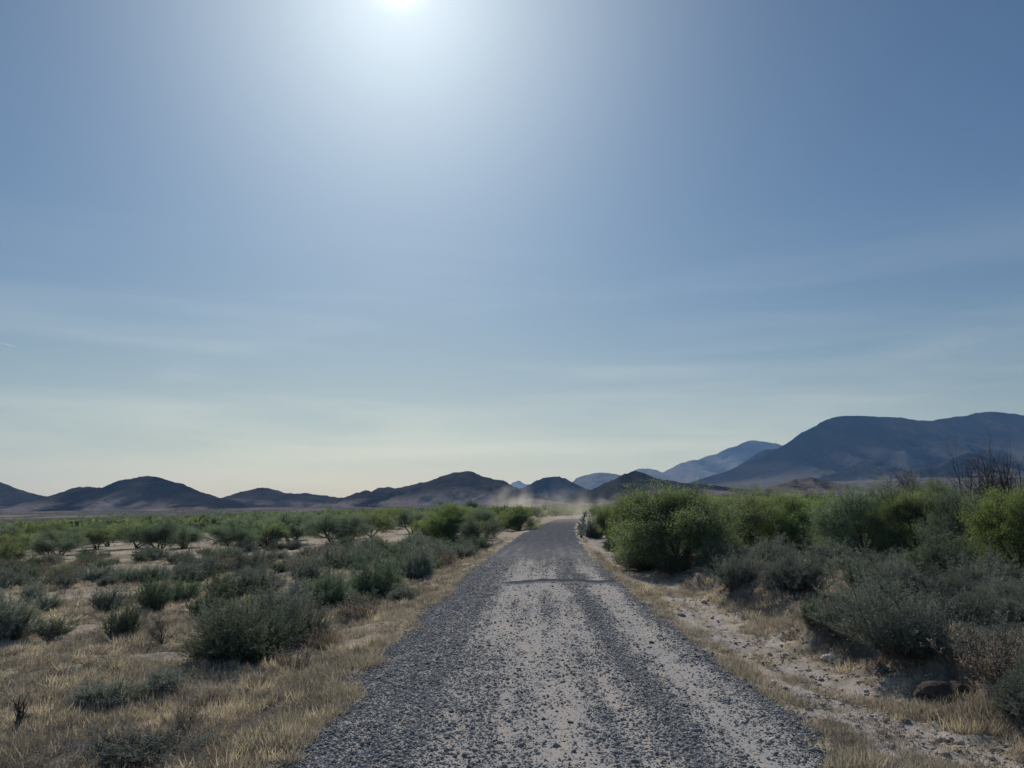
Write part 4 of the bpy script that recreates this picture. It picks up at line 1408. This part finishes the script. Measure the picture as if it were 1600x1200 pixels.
def cholla():
    x, y, m = ground_at(908, 840)
    g = np.random.default_rng(17)
    e = bpy.data.objects.new('cholla_cactus', None)
    C.objects.link(e)
    e.location = (x, y, h1(x, y))
    tag(e, 'tall pale spined cholla cactus at the right edge of the road', 'cactus')
    k = 10

    def capsule(p, d, ln, r):
        d = unit(np.array(d))
        a, b = perp(d[None])
        a, b = a[0], b[0]
        V, F = [], []
        prof = [(0, .35), (.08, .75), (.25, 1), (.5, 1.03), (.75, 1), (.92, .72), (1, .3)]
        for t, q in prof:
            for j in range(k):
                th = 2 * np.pi * j / k
                rr = r * q * (1.0 if j % 2 else .84)
                V.append(p + d * ln * t + (a * math.cos(th) + b * math.sin(th)) * rr)
        for i in range(len(prof) - 1):
            for j in range(k):
                q0, q1 = i * k + j, i * k + (j + 1) % k
                F += [[q0, q1, q1 + k], [q0, q1 + k, q0 + k]]
        return np.array(V), np.array(F)
    joints = []
    trunk = []
    p = np.array([0, 0, -.1])
    d = np.array([.03, 0, 1.])
    for i in range(6):
        d = unit(d + g.normal(0, .06, 3))
        trunk.append((p, d, .34, .095 - .007 * i))
        p = p + d * .33
        for _ in range(15 - 2 * i):
            az = g.uniform(0, 6.28)
            q, dd = p, unit(np.array([math.cos(az), math.sin(az), g.uniform(.1, .9)]))
            for j in range(int(g.integers(1, 4)) + (i < 3)):
                ln = g.uniform(.11, .17)
                joints.append((q, dd, ln, .062))
                q = q + dd * ln * .95
                dd = unit(dd + g.normal(0, .45, 3) + np.array([0, 0, .15]))
    for j in range(5):
        az = g.uniform(0, 6.28)
        joints.append((p, unit(np.array([math.cos(az) * .8, math.sin(az) * .8, g.uniform(.4, 1)])), .22, .045))
    sp_mat = Mat('cholla_spine', .6, .3)
    sp_mat.color((.62, .58, .44))
    sk = Mat('cholla_skin', .85, .2)
    sk.color(sk.mix(sk.noise(20, 4), (.22, .22, .18), (.40, .39, .33)))
    tk = Mat('cholla_bark', .95, .1)
    tk.color(tk.mix(tk.noise(25, 4), (.03, .025, .02), (.09, .075, .06)))
    for nm, lst, mt in (('trunk', trunk, tk), ('joints', joints, sk)):
        Vs, Fs, o = [], [], 0
        for a in lst:
            V, F = capsule(*a)
            Vs.append(V)
            Fs.append(F + o)
            o += len(V)
        ob = link(nm, tri_mesh(nm, np.concatenate(Vs), np.concatenate(Fs)), mt.m, parent=e)
        ob['kind'] = 'thing'
    # spines
    P, D = [], []
    for p, d, ln, r in joints:
        a, b = perp(unit(d)[None])
        for _ in range(70):
            t, th = g.random(), g.uniform(0, 6.28)
            nn = a[0] * math.cos(th) + b[0] * math.sin(th)
            P.append(p + d * ln * t + nn * r * .85)
            D.append(nn + g.normal(0, .4, 3))
    P, D = np.array(P), np.array(D)
    V, F = leaves(P, D, np.full(len(P), .07), np.full(len(P), .0045), g)
    ob = link('spines', tri_mesh('spines', V, F), sp_mat.m, parent=e)


def contrail():
    # a short vapour trail high up at the far left
    d = np.array([-790.0, -(600 - 538) * _sp + FPX * _cp, (600 - 538) * _cp + FPX * _sp]) / FPX
    D = 26000
    c = d * D
    m = D / FPX
    n, k = 16, 8
    V, F = [], []
    for i in range(n):
        t = i / (n - 1) * 2 - 1
        r = m * .55 * max(.03, (1 - abs(t)) ** .6)
        p = c + np.array([t * 7 * m, 400 * t, -t * 1.8 * m])
        for j in range(k):
            a = 2 * math.pi * j / k
            V.append(p + np.array([0, math.cos(a) * r, math.sin(a) * r]))
    for i in range(n - 1):
        for j in range(k):
            q0, q1 = i * k + j, i * k + (j + 1) % k
            F += [[q0, q1, q1 + k], [q0, q1 + k, q0 + k]]
    M = Mat('vapour', 1, 0)
    M.color((.55, .6, .65))
    tr = M.n('ShaderNodeBsdfTransparent')
    df = M.n('ShaderNodeBsdfTranslucent')
    df.inputs[0].default_value = (.8, .82, .85, 1)
    mx = M.n('ShaderNodeMixShader')
    mx.inputs[0].default_value = .3
    M.l(tr.outputs[0], mx.inputs[1])
    M.l(df.outputs[0], mx.inputs[2])
    M.l(mx.outputs[0], M.out.inputs['Surface'])
    tag(link('contrail', tri_mesh('contrail', np.array(V), np.array(F)), M.m), 'short faint vapour trail in the sky at the left edge', 'contrail')


# ------------------------------------------------------------------ air
def dust(name, px, py, wpx, hpx, dist, dens, label, seed, lean=0.0):
    import bmesh
    m = dist / FPX
    x, y = (px - 800) * m, dist
    w, h = wpx * m, hpx * m
    bm = bmesh.new()
    bmesh.ops.create_icosphere(bm, subdivisions=4, radius=1)
    co = np.array([v.co[:] for v in bm.verts])
    q = fbm(co[:, 0] * 1.5 + seed, co[:, 2] * 1.5 + co[:, 1], 3, seed) - .5
    co *= (1 + q * .6)[:, None]
    co *= (w * .5, w * .4, h * .55)
    co[:, 2] += h * .42
    co[:, 0] += lean * co[:, 2]
    for v, c in zip(bm.verts, co):
        v.co = c
    me = bpy.data.meshes.new(name)
    bm.to_mesh(me)
    bm.free()
    mt = bpy.data.materials.new(name)
    mt.use_nodes = True
    t = mt.node_tree
    t.nodes.remove(t.nodes['Principled BSDF'])
    pv = t.nodes.new('ShaderNodeVolumePrincipled')
    pv.inputs['Color'].default_value = (.93, .86, .74, 1)
    pv.inputs['Anisotropy'].default_value = .3
    t.links.new(pv.outputs[0], t.nodes['Material Output'].inputs['Volume'])
    tcn = t.nodes.new('ShaderNodeTexCoord')
    nzn = t.nodes.new('ShaderNodeTexNoise')
    nzn.inputs['Scale'].default_value = 2.6 / h
    nzn.inputs['Detail'].default_value = 4
    t.links.new(tcn.outputs['Object'], nzn.inputs['Vector'])
    # thin towards the rim of the cloud
    vs = t.nodes.new('ShaderNodeVectorMath')
    vs.operation = 'MULTIPLY'
    vs.inputs[1].default_value = (2 / w, 2.5 / w, 1.5 / h)
    t.links.new(tcn.outputs['Object'], vs.inputs[0])
    vm = t.nodes.new('ShaderNodeVectorMath')
    vm.operation = 'DISTANCE'
    vm.inputs[1].default_value = (0, 0, .3)
    t.links.new(vs.outputs[0], vm.inputs[0])
    mr = t.nodes.new('ShaderNodeMapRange')
    mr.inputs['From Min'].default_value = .1
    mr.inputs['From Max'].default_value = .95
    mr.inputs['To Min'].default_value = 1
    mr.inputs['To Max'].default_value = 0
    t.links.new(vm.outputs['Value'], mr.inputs['Value'])
    a = t.nodes.new('ShaderNodeMapRange')
    a.inputs['From Min'].default_value = .38
    a.inputs['From Max'].default_value = .68
    t.links.new(nzn.outputs['Fac'], a.inputs['Value'])
    b = t.nodes.new('ShaderNodeMath')
    b.operation = 'MULTIPLY'
    t.links.new(a.outputs[0], b.inputs[0])
    t.links.new(mr.outputs[0], b.inputs[1])
    c = t.nodes.new('ShaderNodeMath')
    c.operation = 'MULTIPLY'
    c.inputs[1].default_value = dens
    t.links.new(b.outputs[0], c.inputs[0])
    t.links.new(c.outputs[0], pv.inputs['Density'])
    o = link(name, me, mt, loc=(x, y, h1(x, y)))
    return tag(o, label, 'dust cloud')


def haze():
    V = np.array([[a, b, c] for c in (-140, 760) for a, b in ((-16600, -16600), (16600, -16600), (16600, 16600), (-16600, 16600))], float)
    F = np.array([[0, 3, 2, 1], [4, 5, 6, 7], [0, 1, 5, 4], [1, 2, 6, 5], [2, 3, 7, 6], [3, 0, 4, 7]])
    me = tri_mesh('haze', V, F)
    mt = bpy.data.materials.new('haze')
    mt.use_nodes = True
    t = mt.node_tree
    t.nodes.remove(t.nodes['Principled BSDF'])
    pv = t.nodes.new('ShaderNodeVolumePrincipled')
    pv.inputs['Color'].default_value = (.24, .50, 1, 1)
    pv.inputs['Absorption Color'].default_value = (1, 1, 1, 1)
    pv.inputs['Density'].default_value = 5.2e-5
    t.links.new(pv.outputs[0], t.nodes['Material Output'].inputs['Volume'])
    tag(link('haze', me, mt), 'thin blue air haze', kind='stuff')


polar_ground()
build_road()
build_hills()
build_protos()
small_things()
cholla()
named_plants()
scatter_plants()
label_fillers()
far_scrub()
build_gravel()
soil_clods()
dry_grass()
dead_weeds()
tussocks()
contrail()
dust('dust_cloud', 806, 789, 110, 62, 300, .12, 'pale dust plume rising over the scrub before the central hill', 3, .0)
dust('dust_cloud', 896, 808, 150, 62, 170, .085, 'pale dust hanging over the far end of the road', 8, .1)
haze()
